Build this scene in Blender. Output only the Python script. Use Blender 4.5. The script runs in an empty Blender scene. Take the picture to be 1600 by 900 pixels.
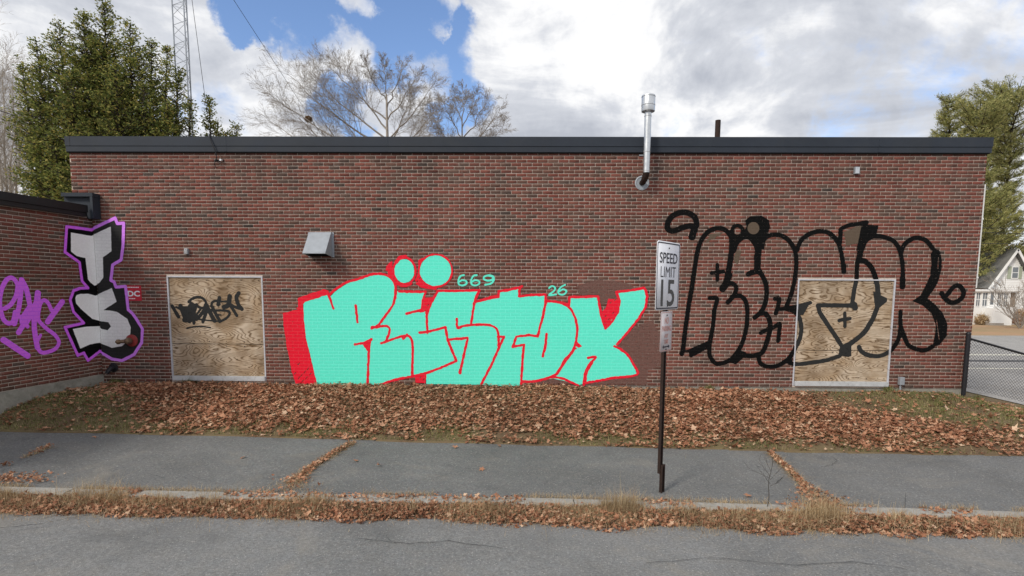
import bpy, bmesh, math, random
import numpy as np
from mathutils import Vector, Matrix
random.seed(7); rng = np.random.default_rng(7)
S = bpy.context.scene
COL = S.collection
# ------------------------------------------------------------------ camera
FPX, PCX, PCY = 857.0, 800.0, 535.0                 # focal length and principal point for a 1600 px wide frame
yaw, pit, rol = math.radians(.9), math.atan(84.5/857.), math.radians(.31)
CAM = np.array([0., -10.6, 1.95])
_F = np.array([-math.sin(yaw)*math.cos(pit), math.cos(yaw)*math.cos(pit), -math.sin(pit)])
_R0 = np.array([math.cos(yaw), math.sin(yaw), 0.]); _U0 = np.cross(_R0, _F)
_R = _R0*math.cos(rol)+_U0*math.sin(rol); _U = _U0*math.cos(rol)-_R0*math.sin(rol)
cam_d = bpy.data.cameras.new('camera'); cam = bpy.data.objects.new('camera', cam_d); COL.objects.link(cam)
cam.matrix_world = Matrix(((_R[0], _U[0], -_F[0], CAM[0]), (_R[1], _U[1], -_F[1], CAM[1]), (_R[2], _U[2], -_F[2], CAM[2]), (0, 0, 0, 1)))
cam_d.sensor_width = 36; cam_d.lens = 36*FPX/1600; cam_d.shift_y = (PCY-450)/1600
cam_d.clip_start = .05; cam_d.clip_end = 3000
S.camera = cam
S.render.resolution_x = 1024; S.render.resolution_y = 576
def ray(x, y): return _F+_R*(x-PCX)/FPX-_U*(y-PCY)/FPX
def onY(x, y, Y=0.):
    d = ray(x, y); return CAM+d*((Y-CAM[1])/d[1])
def onZ(x, y, Z=0.):
    d = ray(x, y); return CAM+d*((Z-CAM[2])/d[2])
# ------------------------------------------------------------------ light
SUN_EL, SUN_AZ = math.radians(38), math.radians(222)     # azimuth clockwise from +Y: the sun stands left of and behind the camera
S.view_settings.view_transform = 'Standard'; S.view_settings.look = 'None'
S.view_settings.exposure = 0.50; S.view_settings.gamma = 1
sl = bpy.data.lights.new('sun', 'SUN'); sl.energy = 1.75; sl.angle = math.radians(11); sl.color = (1, .93, .82)
so = bpy.data.objects.new('sun', sl); COL.objects.link(so)
sd = Vector((math.sin(SUN_AZ)*math.cos(SUN_EL), math.cos(SUN_AZ)*math.cos(SUN_EL), math.sin(SUN_EL)))
so.rotation_euler = sd.to_track_quat('Z', 'Y').to_euler(); so.location = (-10, -20, 20)

class NT:
    def __init__(s, tree): s.t = tree; s.n = tree.nodes; s.l = tree.links
    def new(s, typ, props=None, **inp):
        nd = s.n.new(typ)
        for k, v in (props or {}).items(): setattr(nd, k, v)
        for k, v in inp.items():
            key = int(k[1:]) if k[0] == 'i' and k[1:].isdigit() else k.replace('_', ' ')
            s.put(nd.inputs[key], v)
        return nd
    def put(s, sock, v):
        if isinstance(v, bpy.types.NodeSocket): s.l.new(v, sock)
        elif isinstance(v, bpy.types.Node): s.l.new(v.outputs[0], sock)
        else: sock.default_value = v
    def math(s, op, a, b=0., clamp=False):
        nd = s.n.new('ShaderNodeMath'); nd.operation = op; nd.use_clamp = clamp
        s.put(nd.inputs[0], a); s.put(nd.inputs[1], b); return nd.outputs[0]
    def mix(s, f, a, b, bt='MIX'):
        nd = s.n.new('ShaderNodeMix'); nd.data_type = 'RGBA'; nd.blend_type = bt
        s.put(nd.inputs[0], f)
        for i, v in ((6, a), (7, b)):
            s.put(nd.inputs[i], (*v, 1.) if isinstance(v, tuple) and len(v) == 3 else v)
        return nd.outputs[2]
    def ramp(s, f, stops, interp='LINEAR'):
        nd = s.n.new('ShaderNodeValToRGB'); cr = nd.color_ramp; cr.interpolation = interp
        while len(cr.elements) < len(stops): cr.elements.new(.5)
        for e, (p, c) in zip(cr.elements, stops):
            e.position = p; e.color = (c, c, c, 1) if isinstance(c, (int, float)) else (*c, 1)
        s.put(nd.inputs[0], f); return nd.outputs[0]
    def noise(s, vec, scale, detail=4., rough=.55, dist=0., out=0, dim='3D'):
        nd = s.n.new('ShaderNodeTexNoise'); nd.noise_dimensions = dim
        if vec is not None: s.put(nd.inputs['Vector'], vec)
        nd.inputs['Scale'].default_value = scale; nd.inputs['Detail'].default_value = detail
        nd.inputs['Roughness'].default_value = rough; nd.inputs['Distortion'].default_value = dist
        return nd.outputs[out]
    def mapr(s, v, a, b, c=0., d=1., typ='LINEAR'):
        nd = s.n.new('ShaderNodeMapRange'); nd.interpolation_type = typ
        s.put(nd.inputs[0], v)
        for i, q in zip((1, 2, 3, 4), (a, b, c, d)): nd.inputs[i].default_value = q
        return nd.outputs[0]

# world: a Nishita sky with broken cloud
W = bpy.data.worlds.new('World'); S.world = W; W.use_nodes = True
T = NT(W.node_tree); W.node_tree.nodes.clear()
SKY = T.new('ShaderNodeTexSky', dict(sky_type='NISHITA', sun_disc=False, sun_elevation=SUN_EL, sun_rotation=SUN_AZ, air_density=1.0, dust_density=.6, ozone_density=2.))
tc = T.new('ShaderNodeTexCoord').outputs['Generated']
wn = T.noise(tc, 7.5, 8, .62, out=1)
wv = T.new('ShaderNodeVectorMath', dict(operation='SUBTRACT'), i0=wn, i1=(.5, .5, .5))
wv = T.new('ShaderNodeVectorMath', dict(operation='SCALE'), i0=wv); wv.inputs['Scale'].default_value = .16
dirw = T.new('ShaderNodeVectorMath', dict(operation='ADD'), i0=tc, i1=wv.outputs[0])
dirn = T.new('ShaderNodeVectorMath', dict(operation='NORMALIZE'), i0=dirw).outputs[0]
def blob(px, py, r_in, r_out):
    d = ray(px, py); d = d/np.linalg.norm(d)
    dt = T.new('ShaderNodeVectorMath', dict(operation='DOT_PRODUCT'), i0=dirn, i1=tuple(d)).outputs['Value']
    return T.mapr(dt, math.cos(r_out/FPX), math.cos(r_in/FPX), 0, 1, 'SMOOTHSTEP')
holes = 0.
for b in ((600, 35, 40, 125), (510, 25, 30, 95), (690, 90, 25, 85), (430, 12, 15, 75), (365, 12, 8, 55), (750, 150, 5, 55), (545, 165, 3, 60), (705, 165, 3, 60), (470, 60, 5, 60), (1500, -420, 60, 200), (-300, -500, 60, 220), (2300, 60, 60, 160), (-900, 100, 60, 180)):
    v = blob(*b); holes = v if isinstance(holes, float) else T.math('MAXIMUM', holes, v)
puffs = 0.
for b in ((552, 2, 2, 34), (540, 96, 8, 55), (660, 112, 8, 55), (672, 4, 3, 34), (600, 190, 5, 60), (450, 110, 10, 70), (860, 60, 40, 160)):
    v = blob(*b); puffs = v if isinstance(puffs, float) else T.math('MAXIMUM', puffs, v)
sep = T.new('ShaderNodeSeparateXYZ', i0=tc)
flat = T.new('ShaderNodeCombineXYZ', X=sep.outputs[0], Y=sep.outputs[1], Z=T.math('MULTIPLY', sep.outputs[2], 2.1))
n1 = T.noise(flat, 2.6, 8, .62, .25)
n2 = T.noise(flat, 3.1, 7, .58, .5)
n3 = T.noise(tc, 15., 9, .62, .35)
cov = T.math('ADD', T.math('MULTIPLY', n1, 1.5), -.12)
cov = T.math('SUBTRACT', cov, T.math('MULTIPLY', holes, .78))
cov = T.math('ADD', cov, T.math('MULTIPLY', puffs, .55))
cov = T.math('ADD', cov, T.math('MULTIPLY', T.math('SUBTRACT', n3, .5), .75))
mask = T.mapr(cov, .14, .56, 0, 1, 'SMOOTHSTEP')
shade = T.math('ADD', T.math('MULTIPLY', n2, .8), T.math('MULTIPLY', n3, .2))
ccol = T.ramp(shade, [(.36, (7.2, 7.15, 7.0)), (.45, (6.2, 6.22, 6.3)), (.52, (4.4, 4.55, 4.9)), (.62, (3.2, 3.38, 3.8))])
skyc = T.mix(1., SKY, (1.02, 1.07, 1.20), 'MULTIPLY')
lowm = T.mapr(sep.outputs[2], 0., .25, .55, 0.)
skyc = T.mix(lowm, skyc, (5.6, 6.2, 7.0))
fin = T.mix(mask, skyc, ccol)
bg = T.new('ShaderNodeBackground', Color=fin, Strength=.112)
T.new('ShaderNodeOutputWorld', Surface=bg)

# ------------------------------------------------------------------ object helpers
def tag(o, label=None, cat=None, group=None, kind=None):
    if label: o['label'] = label
    if cat: o['category'] = cat
    if group: o['group'] = group
    if kind: o['kind'] = kind
    return o
def empty(name, loc, rz=0., **k):
    o = bpy.data.objects.new(name, None); COL.objects.link(o); o.location = loc; o.rotation_euler = (0, 0, rz)
    o.empty_display_size = .2
    return tag(o, **k)
def link(name, me, mat, parent=None, loc=None, **k):
    o = bpy.data.objects.new(name, me); COL.objects.link(o)
    if mat is not None and not me.materials: me.materials.append(mat)
    if parent is not None: o.parent = parent
    if loc is not None: o.location = loc
    return tag(o, **k)
def mesh_np(name, verts, faces, smooth=False, attrs=None, mats=None):
    """verts (n,3); faces list of arrays (m,k) or a list of index tuples"""
    me = bpy.data.meshes.new(name)
    verts = np.asarray(verts, dtype=np.float32).reshape(-1, 3)
    me.vertices.add(len(verts)); me.vertices.foreach_set('co', verts.ravel())
    if isinstance(faces, np.ndarray): faces = [faces]
    if faces and isinstance(faces[0], np.ndarray):
        tot = np.concatenate([np.full(len(f), f.shape[1], dtype=np.int32) for f in faces])
        idx = np.concatenate([f.ravel() for f in faces]).astype(np.int32)
    else:
        tot = np.array([len(f) for f in faces], dtype=np.int32)
        idx = np.array([i for f in faces for i in f], dtype=np.int32)
    me.loops.add(len(idx)); me.loops.foreach_set('vertex_index', idx)
    me.polygons.add(len(tot)); st = np.zeros(len(tot), dtype=np.int32); st[1:] = np.cumsum(tot)[:-1]
    me.polygons.foreach_set('loop_start', st)
    me.update(calc_edges=True); me.validate()
    if attrs:
        for nm, arr in attrs.items():
            a = me.color_attributes.new(nm, 'FLOAT_COLOR', 'POINT')
            buf = np.ones((len(verts), 4), dtype=np.float32); buf[:, :arr.shape[1]] = arr
            a.data.foreach_set('color', buf.ravel())
    if smooth: me.polygons.foreach_set('use_smooth', np.ones(len(me.polygons), dtype=bool))
    return me
class MB:
    """collects shapes, builds ONE mesh object"""
    def __init__(s): s.bm = bmesh.new()
    def box(s, c, d, bev=0., rot=None):
        m = Matrix.Translation(c) @ (rot if rot is not None else Matrix.Identity(4)) @ Matrix.Diagonal((*d, 1))
        r = bmesh.ops.create_cube(s.bm, size=1, matrix=m)
        if bev: 
            ed = {e for v in r['verts'] for e in v.link_edges}
            bmesh.ops.bevel(s.bm, geom=list(ed), offset=bev, segments=2, affect='EDGES', profile=.7)
        return s
    def cyl(s, a, b, r1, r2=None, n=20, caps=True):
        a = Vector(a); b = Vector(b); d = b-a
        m = Matrix.Translation((a+b)/2) @ d.to_track_quat('Z', 'Y').to_matrix().to_4x4()
        bmesh.ops.create_cone(s.bm, cap_ends=caps, segments=n, radius1=r1, radius2=r1 if r2 is None else r2, depth=d.length, matrix=m)
        return s
    def lathe(s, prof, base, axis, n=24):
        """prof: list of (radius, distance along the axis)"""
        q = Vector(axis).normalized().to_track_quat('Z', 'Y').to_matrix(); base = Vector(base); rings = []
        for r, h in prof:
            rings.append([s.bm.verts.new(base+q @ Vector((r*math.cos(2*math.pi*i/n), r*math.sin(2*math.pi*i/n), h))) for i in range(n)])
        for A, B in zip(rings, rings[1:]):
            for i in range(n): s.bm.faces.new((A[i], A[(i+1) % n], B[(i+1) % n], B[i]))
        if prof[0][0] > 1e-5: s.bm.faces.new(rings[0][::-1])
        if prof[-1][0] > 1e-5: s.bm.faces.new(rings[-1])
        return s
    def tube(s, pts, r, n=8):
        pts = [Vector(p) for p in pts]; rings = []; rr = r if isinstance(r, (list, tuple)) else [r]*len(pts)
        up = Vector((.13, .21, .97))
        for i, p in enumerate(pts):
            t = (pts[min(i+1, len(pts)-1)]-pts[max(i-1, 0)]).normalized()
            a = t.cross(up); a = (a if a.length > .05 else t.cross(Vector((1, 0, 0)))).normalized(); b = t.cross(a)
            rings.append([s.bm.verts.new(p+(a*math.cos(2*math.pi*k/n)+b*math.sin(2*math.pi*k/n))*rr[i]) for k in range(n)])
        for A, B in zip(rings, rings[1:]):
            for i in range(n): s.bm.faces.new((A[i], A[(i+1) % n], B[(i+1) % n], B[i]))
        s.bm.faces.new(rings[0][::-1]); s.bm.faces.new(rings[-1]); return s
    def prism(s, prof, x0, x1):
        """prof: (y,z) polygon, extruded along x"""
        A = [s.bm.verts.new((x0, y, z)) for y, z in prof]; B = [s.bm.verts.new((x1, y, z)) for y, z in prof]
        n = len(prof)
        for i in range(n): s.bm.faces.new((A[i], A[(i+1) % n], B[(i+1) % n], B[i]))
        s.bm.faces.new(A[::-1]); s.bm.faces.new(B); return s
    def build(s, name, mat, parent=None, smooth=False, loc=None, **k):
        bmesh.ops.recalc_face_normals(s.bm, faces=s.bm.faces)
        me = bpy.data.meshes.new(name); s.bm.to_mesh(me); s.bm.free()
        if smooth:
            me.polygons.foreach_set('use_smooth', np.ones(len(me.polygons), dtype=bool))
            try: me.set_sharp_from_angle(angle=math.radians(35))
            except Exception: pass
        return link(name, me, mat, parent, loc, **k)
def text_mesh(name, body, w, h, mat, parent, loc, rot, bold=.0):
    cu = bpy.data.curves.new('t', 'FONT'); cu.body = body; cu.align_x = 'LEFT'; cu.offset = bold; cu.extrude = .0
    cu.resolution_u = 4
    ob = bpy.data.objects.new('t', cu); me = bpy.data.meshes.new_from_object(ob); me.name = name
    co = np.empty(len(me.vertices)*3); me.vertices.foreach_get('co', co); co = co.reshape(-1, 3)
    lo, hi = co.min(0), co.max(0)
    co[:, 0] = (co[:, 0]-(lo[0]+hi[0])/2)*w/(hi[0]-lo[0]); co[:, 1] = (co[:, 1]-(lo[1]+hi[1])/2)*h/(hi[1]-lo[1]); co[:, 2] = 0
    me.vertices.foreach_set('co', co.ravel()); me.update()
    bpy.data.objects.remove(ob); bpy.data.curves.remove(cu)
    o = link(name, me, mat, parent); o.location = loc; o.rotation_euler = rot; me.materials.clear(); me.materials.append(mat)
    return o

# ------------------------------------------------------------------ materials
def new_mat(name):
    m = bpy.data.materials.new(name); m.use_nodes = True; m.node_tree.nodes.clear(); t = NT(m.node_tree)
    out = t.new('ShaderNodeOutputMaterial'); b = t.new('ShaderNodeBsdfPrincipled'); t.l.new(b.outputs[0], out.inputs[0])
    b.inputs['Specular IOR Level'].default_value = .3
    return m, t, b, out
def geo(t): return t.new('ShaderNodeNewGeometry')
def bump(t, b, h, strength=.4, dist=.01):
    nd = t.new('ShaderNodeBump', Height=h, Strength=strength, Distance=dist); t.l.new(nd.outputs[0], b.inputs['Normal'])
def simple(name, col, rough=.7, metal=0., var=.15, scale=8., bmp=.15, dirt=None, spec=.3):
    m, t, b, _ = new_mat(name); P = t.new('ShaderNodeTexCoord').outputs['Object']
    n = t.noise(P, scale, 5, .6); n2 = t.noise(P, scale*7, 3, .6)
    v = t.math('ADD', t.math('MULTIPLY', n, .7), t.math('MULTIPLY', n2, .3))
    c = t.mix(t.mapr(v, .3, .7), tuple(x*(1-var) for x in col), tuple(min(1, x*(1+var)) for x in col))
    if dirt:
        c = t.mix(t.mapr(t.noise(P, scale*.6, 6, .7, 1.), .5, .75, 0, dirt[1]), c, dirt[0])
    t.put(b.inputs['Base Color'], c); b.inputs['Roughness'].default_value = rough; b.inputs['Metallic'].default_value = metal
    b.inputs['Specular IOR Level'].default_value = spec
    t.put(b.inputs['Roughness'], t.mapr(v, .3, .7, max(.05, rough-.1), min(1, rough+.1)))
    if bmp: bump(t, b, v, bmp, .004)
    return m
def brick_mat():
    m, t, b, _ = new_mat('brick'); P = geo(t).outputs['Position']
    a = t.new('ShaderNodeVertexColor'); a.layer_name = 'tone'; s = t.new('ShaderNodeSeparateColor', i0=a.outputs[0])
    hue = t.ramp(s.outputs[0], [(0., (.165, .054, .042)), (.35, (.182, .065, .050)), (.60, (.150, .065, .050)), (.78, (.128, .070, .054)), (.90, (.108, .069, .056)), (.985, (.085, .062, .053)), (1., (.050, .044, .040))])
    c = t.mix(1., hue, t.mapr(s.outputs[1], 0, 1, .84, 1.18), 'MULTIPLY')
    g = t.noise(P, 90, 4, .65); c = t.mix(t.mapr(g, .42, .75, 0, .25), c, (.28, .15, .12))
    g2 = t.noise(P, 26, 4, .6); c = t.mix(t.mapr(g2, .5, .8, 0, .35), c, (.07, .05, .045))
    big = t.noise(P, .55, 5, .6); c = t.mix(1., c, t.mapr(big, .3, .7, .84, 1.18), 'MULTIPLY')
    sv = t.new('ShaderNodeMapping', Vector=P); sv.inputs['Scale'].default_value = (3.2, 3.2, .35)
    st = t.noise(sv, 1., 5, .65); c = t.mix(t.mapr(st, .52, .72, 0, .50), c, (.060, .038, .034))
    pz_ = t.new('ShaderNodeSeparateXYZ', i0=P).outputs[2]; c = t.mix(t.math('MULTIPLY', t.mapr(pz_, .75, .05), t.mapr(mid_ := t.noise(P, 1.7, 6, .7), .35, .7, .1, .75)), c, (.075, .052, .042))
    c = t.mix(t.math('MULTIPLY', t.mapr(pz_, 3.7, 4.5), t.mapr(st, .35, .65, .0, .45)), c, (.055, .038, .034))
    eff = t.noise(P, 2.3, 8, .72, .6); c = t.mix(t.mapr(eff, .62, .75, 0, .38), c, (.42, .36, .32))
    # mortar smeared over the arris
    t.put(b.inputs['Base Color'], c); b.inputs['Roughness'].default_value = .95; b.inputs['Specular IOR Level'].default_value = .08
    bump(t, b, t.math('ADD', g, g2), .5, .004)
    return m
def mortar_mat():
    m, t, b, _ = new_mat('mortar'); P = geo(t).outputs['Position']
    n = t.noise(P, 3., 6, .65); n2 = t.noise(P, 60, 3, .6)
    c = t.mix(t.mapr(n, .35, .68), (.66, .57, .50), (.46, .38, .32)); c = t.mix(t.mapr(n2, .45, .75, 0, .4), c, (.22, .16, .135))
    t.put(b.inputs['Base Color'], c); b.inputs['Roughness'].default_value = .95; bump(t, b, n2, .4, .004)
    return m
BRICK = brick_mat(); MORTAR = mortar_mat()
def asphalt(name, base, tint, light=.5, scale=1.):
    m, t, b, _ = new_mat(name); P = geo(t).outputs['Position']
    v1 = t.new('ShaderNodeTexVoronoi', Vector=P, Scale=130*scale); v2 = t.new('ShaderNodeTexVoronoi', Vector=P, Scale=210*scale)
    c1 = t.new('ShaderNodeSeparateColor', i0=v1.outputs['Color']); c2 = t.new('ShaderNodeSeparateColor', i0=v2.outputs['Color'])
    big = t.noise(P, .8, 6, .62, .5); mid = t.noise(P, 6., 5, .65)
    c = t.mix(t.mapr(big, .33, .68), tuple(x*.80 for x in base), tuple(x*1.16 for x in base))
    c = t.mix(t.mapr(mid, .4, .7, 0, .35), c, tint)
    c = t.mix(t.mapr(c2.outputs[0], 0, 1, 0, .40), c, tuple(x*.58 for x in base))
    gn = t.noise(P, 48*scale, 3, .75); c = t.mix(1., c, t.mapr(gn, .32, .68, .72, 1.28), 'MULTIPLY')
    sand = t.noise(P, .45, 7, .7, 1.2); c = t.mix(t.mapr(sand, .54, .72, 0, .5), c, (.30, .27, .225)); c = t.mix(t.mapr(sand, .46, .32, 0, .4), c, (.105, .105, .105))
    stone = t.math('MULTIPLY', t.mapr(c1.outputs[0], .80, .93), t.mapr(v1.outputs['Distance'], .42, .22))
    c = t.mix(t.math('MULTIPLY', stone, light), c, (.38, .36, .33))
    stone2 = t.mapr(c1.outputs[1], .975, .985); c = t.mix(t.math('MULTIPLY', stone2, .45), c, (.52, .50, .47))
    t.put(b.inputs['Base Color'], c); b.inputs['Roughness'].default_value = .92
    h = t.math('ADD', t.math('MULTIPLY', v1.outputs['Distance'], .6), t.math('MULTIPLY', v2.outputs['Distance'], .6))
    bump(t, b, h, .55, .006)
    return m
ROAD = asphalt('road_asphalt', (.212, .216, .219), (.27, .255, .23), .22, .8)
PAVE = asphalt('pavement_asphalt', (.168, .171, .173), (.23, .22, .20), .42, .7)
CRACK = simple('crack_dark', (.03, .03, .03), .95)
CONC = simple('old_concrete', (.30, .285, .25), .92, var=.25, scale=5, bmp=.5, dirt=((.13, .13, .10), .8))
KERB = simple('kerb_granite', (.33, .32, .30), .85, var=.22, scale=14, bmp=.4, dirt=((.24, .20, .15), .7))
FASC = simple('fascia_paint', (.027, .034, .047), .55, var=.2, scale=1.2, bmp=.08, dirt=((.045, .048, .052), .5), spec=.25)
FASC2 = simple('fascia_paint_dark', (.012, .012, .014), .5, var=.15, scale=2., bmp=.05, spec=.5)
GALV = simple('galvanised_steel', (.62, .64, .66), .36, .85, var=.16, scale=9, bmp=.06)
GALV2 = simple('dull_zinc', (.36, .39, .43), .55, .35, var=.12, scale=9, bmp=.06, dirt=((.25, .26, .27), .5))
RUSTY = simple('rusty_steel', (.040, .026, .022), .8, .3, var=.4, scale=25, bmp=.3, dirt=((.08, .038, .026), .6))
DARK = simple('dark_void', (.010, .010, .010), .9)
BLKM = simple('black_metal', (.022, .022, .026), .5, .2, var=.2, scale=20)
FRAME = simple('window_frame_paint', (.52, .53, .58), .6, var=.12, scale=12, dirt=((.32, .28, .25), .7))
SILL = simple('sill_aluminium', (.56, .58, .60), .5, .2, var=.12, scale=8, dirt=((.3, .3, .3), .7))
ROOF = simple('roof_membrane', (.06, .06, .06), .9)
WHITE = simple('white_paint', (.74, .74, .72), .6, var=.06, scale=3, dirt=((.5, .48, .44), .35))
BRASS = simple('tarnished_brass', (.24, .17, .11), .5, .7, var=.35, scale=40)
REDM = simple('faded_red_enamel', (.27, .035, .035), .5, var=.3, scale=25, dirt=((.12, .06, .05), .6))
def sign_mat(name, col): return simple(name, col, .45, 0, var=.05, scale=10, bmp=.0, dirt=(tuple(x*.72 for x in col), .4))
SIGNW = sign_mat('sign_white', (.80, .81, .86)); SIGNP = sign_mat('sign_pinkish_white', (.58, .54, .56))
SIGNK = sign_mat('sign_black', (.03, .03, .045)); SIGNG = sign_mat('sign_faded_black', (.075, .075, .075))
SIGNR = sign_mat('sign_faded_red', (.62, .30, .26)); FDCR = sign_mat('sign_red', (.52, .03, .05))

def paint_mat(name, col, joint=.8, jcol=None, speck=.0, rough=.6, ch=.0641, cl=.1975, x0=0., z0=0., bricky=True, over=None):
    """spray paint on brick: in the joints it is thinner and the mortar shows through here and there"""
    m, t, b, out = new_mat(name); P = t.new('ShaderNodeTexCoord').outputs['Object']
    sp = t.new('ShaderNodeSeparateXYZ', i0=P); n = t.noise(P, 35, 4, .6); nb = t.noise(P, 3., 4, .6)
    c = t.mix(t.mapr(n, .35, .7, 0, 1), tuple(x*.93 for x in col), tuple(min(1, x*1.04) for x in col))
    if bricky:
        v = t.new('ShaderNodeCombineXYZ', X=t.math('SUBTRACT', sp.outputs[0], x0), Y=t.math('SUBTRACT', sp.outputs[2], z0), Z=0.)
        br = t.new('ShaderNodeTexBrick', dict(offset=.5, offset_frequency=2), Vector=v, Scale=1., Brick_Width=cl, Row_Height=ch, Mortar_Size=.0055, Mortar_Smooth=.25, Bias=0.)
        fac = br.outputs['Fac']
        jc = jcol if jcol else tuple(x*.82 for x in col)
        c = t.mix(t.math('MULTIPLY', fac, .8), c, jc)
        miss = t.math('MULTIPLY', fac, t.mapr(t.noise(P, 18, 5, .7), joint-.06, joint+.06))
        spk = t.mapr(t.noise(P, 55, 4, .7), .93-speck, .95-speck)
        alpha = t.math('SUBTRACT', 1., t.math('MAXIMUM', miss, spk), clamp=True)
        tr = t.new('ShaderNodeBsdfTransparent'); mx = t.new('ShaderNodeMixShader', i0=alpha, i1=tr, i2=b)
        t.l.new(mx.outputs[0], out.inputs[0])
        bump(t, b, t.math('SUBTRACT', t.math('MULTIPLY', n, .25), fac), .55, .004)
    else:
        if over: c = t.mix(t.mapr(t.noise(P, 30, 5, .7, 1.), .56, .64, 0, .7), c, over)
        bump(t, b, n, .2, .003)
    t.put(b.inputs['Base Color'], c); b.inputs['Roughness'].default_value = rough; b.inputs['Specular IOR Level'].default_value = .10
    return m
def plywood(name, seed):
    m, t, b, _ = new_mat(name); P = t.new('ShaderNodeTexCoord').outputs['Object']
    sp = t.new('ShaderNodeSeparateXYZ', i0=P)
    v = t.new('ShaderNodeCombineXYZ', X=t.math('MULTIPLY', sp.outputs[0], .42), Y=seed*3.1, Z=t.math('MULTIPLY', sp.outputs[2], 1.5))
    w = t.noise(v, 1.45, 2.2, .5, .45)
    w = t.math('ADD', w, t.math('MULTIPLY', t.noise(v, 8., 3, .5, .5), .07))
    rings = t.math('FRACT', t.math('MULTIPLY', w, 31.)); rings = t.math('PINGPONG', rings, .5)
    gr = t.mapr(rings, .0, .30, 1, 0, 'SMOOTHSTEP')
    vf = t.new('ShaderNodeMapping', Vector=P); vf.inputs['Scale'].default_value = (6, 1, 160); fib = t.noise(vf, 1., 3, .6)
    wear = t.noise(P, 2.2, 5, .6, .4); wear2 = t.noise(P, 7., 5, .65, .6)
    base = t.mix(t.mapr(wear, .35, .62), (.58, .48, .37), (.39, .275, .17))
    base = t.mix(t.mapr(fib, .35, .7, 0, .3), base, (.60, .50, .38))
    c = t.mix(t.math('MULTIPLY', gr, t.mapr(wear2, .3, .6, .45, 1.)), base, (.115, .066, .028))
    c = t.mix(t.mapr(t.math('ADD', t.noise(P, 1.5, 4, .6, .8), t.math('MULTIPLY', t.mapr(sp.outputs[2], 1.1, 2.1), .10)), .50, .70, 0, .62), c, (.15, .095, .05))
    kn = t.new('ShaderNodeTexVoronoi', Vector=P, Scale=5.5).outputs['Distance']; c = t.mix(t.mapr(kn, .05, .085, .9, 0), c, (.05, .035, .02))
    t.put(b.inputs['Base Color'], c); b.inputs['Roughness'].default_value = .85; bump(t, b, gr, -.15, .003)
    return m
def island_mat(name, stops, rough=.8, trans=0., extra=None):
    m, t, b, out = new_mat(name); g = geo(t); r = g.outputs['Random Per Island']
    c = t.ramp(r, stops)
    n = t.noise(g.outputs['Position'], extra or .6, 4, .6); c = t.mix(1., c, t.mapr(n, .3, .7, .78, 1.22), 'MULTIPLY')
    t.put(b.inputs['Base Color'], c); b.inputs['Roughness'].default_value = rough
    if trans:
        tr = t.new('ShaderNodeBsdfTranslucent', Color=c); mx = t.new('ShaderNodeMixShader', i0=trans, i1=b, i2=tr); t.l.new(mx.outputs[0], out.inputs[0])
    return m
LEAF = island_mat('dry_leaf', [(0, (.24, .10, .056)), (.3, (.33, .148, .082)), (.6, (.43, .212, .122)), (.87, (.52, .305, .19)), (1, (.64, .46, .32))], .75, .12, .9)
STRAW = island_mat('dry_straw', [(0, (.26, .16, .08)), (.4, (.42, .30, .17)), (1, (.62, .50, .32))], .8, .15, 2.)
GRASS = island_mat('verge_grass', [(0, (.085, .11, .03)), (.45, (.16, .175, .055)), (.75, (.28, .25, .11)), (1, (.46, .37, .20))], .8, .2, 1.2)
EVERG = island_mat('evergreen_leaf', [(0, (.06, .090, .026)), (.35, (.165, .20, .052)), (.75, (.31, .32, .085)), (1, (.48, .38, .11))], .7, .4, .8)
PINEM = island_mat('pine_needle', [(0, (.13, .155, .055)), (.5, (.31, .315, .11)), (1, (.50, .45, .19))], .75, .25, .3)
BARK = simple('bare_bark', (.34, .30, .26), .9, var=.3, scale=4)
BARKP = simple('pale_bark', (.42, .38, .33), .9, var=.2, scale=4)
BARKD = simple('dark_bark', (.055, .045, .035), .9, var=.3, scale=4)
def soil_mat():
    m, t, b, _ = new_mat('verge_soil'); P = geo(t).outputs['Position']; n = t.noise(P, 1.2, 6, .65); n2 = t.noise(P, 22, 5, .7)
    c = t.mix(t.mapr(n, .38, .62), (.12, .082, .048), (.17, .14, .07)); c = t.mix(t.mapr(n2, .4, .7, 0, .7), c, (.19, .12, .075))
    sp = t.new('ShaderNodeSeparateXYZ', i0=P); far = t.mapr(sp.outputs[1], 8, 20)
    c = t.mix(far, c, t.mix(t.mapr(t.noise(P, .25, 6, .7), .35, .65), (.42, .255, .15), (.32, .235, .13)))
    t.put(b.inputs['Base Color'], c); b.inputs['Roughness'].default_value = .95; bump(t, b, n2, .7, .02)
    return m
SOIL = soil_mat()
# ================================================================== GROUND
# pavement back edge, kerb back, kerb front, litter front: lines on the ground, tabulated along x
PV0, RD0 = -.42, -.53
def zpv_px(px): return PV0+.11*max(0, 1-px/800)
def edge_table(pts, dz=0.):
    q = np.array([onZ(x, y, zpv_px(x)+dz) for x, y in pts]); a = (q[1]-q[0])/(q[1, 0]-q[0, 0]); b = (q[-1]-q[-2])/(q[-1, 0]-q[-2, 0])
    xs = np.concatenate([[-60], q[:, 0], [60]]); ys = np.concatenate([[q[0, 1]+a[1]*.3*(-60-q[0, 0])], q[:, 1], [q[-1, 1]+b[1]*(60-q[-1, 0])]])
    return xs, ys
TB = edge_table([(0, 674), (400, 683), (800, 694), (1200, 704), (1600, 713)])
TK = edge_table([(0, 760), (400, 771), (800, 778), (1200, 790), (1600, 801)])
def yb(x): return np.interp(x, *TB)
def yk(x): return np.interp(x, *TK)
def zpv(x): return PV0+.11*np.clip(-np.asarray(x)/7.2, 0, 1)
def zrd(x): return zpv(x)-.11
def hwob(x, y): return .014*np.sin(1.9*x+.7)*np.cos(2.3*y)+.009*np.sin(4.7*x+2.1*y)
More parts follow.
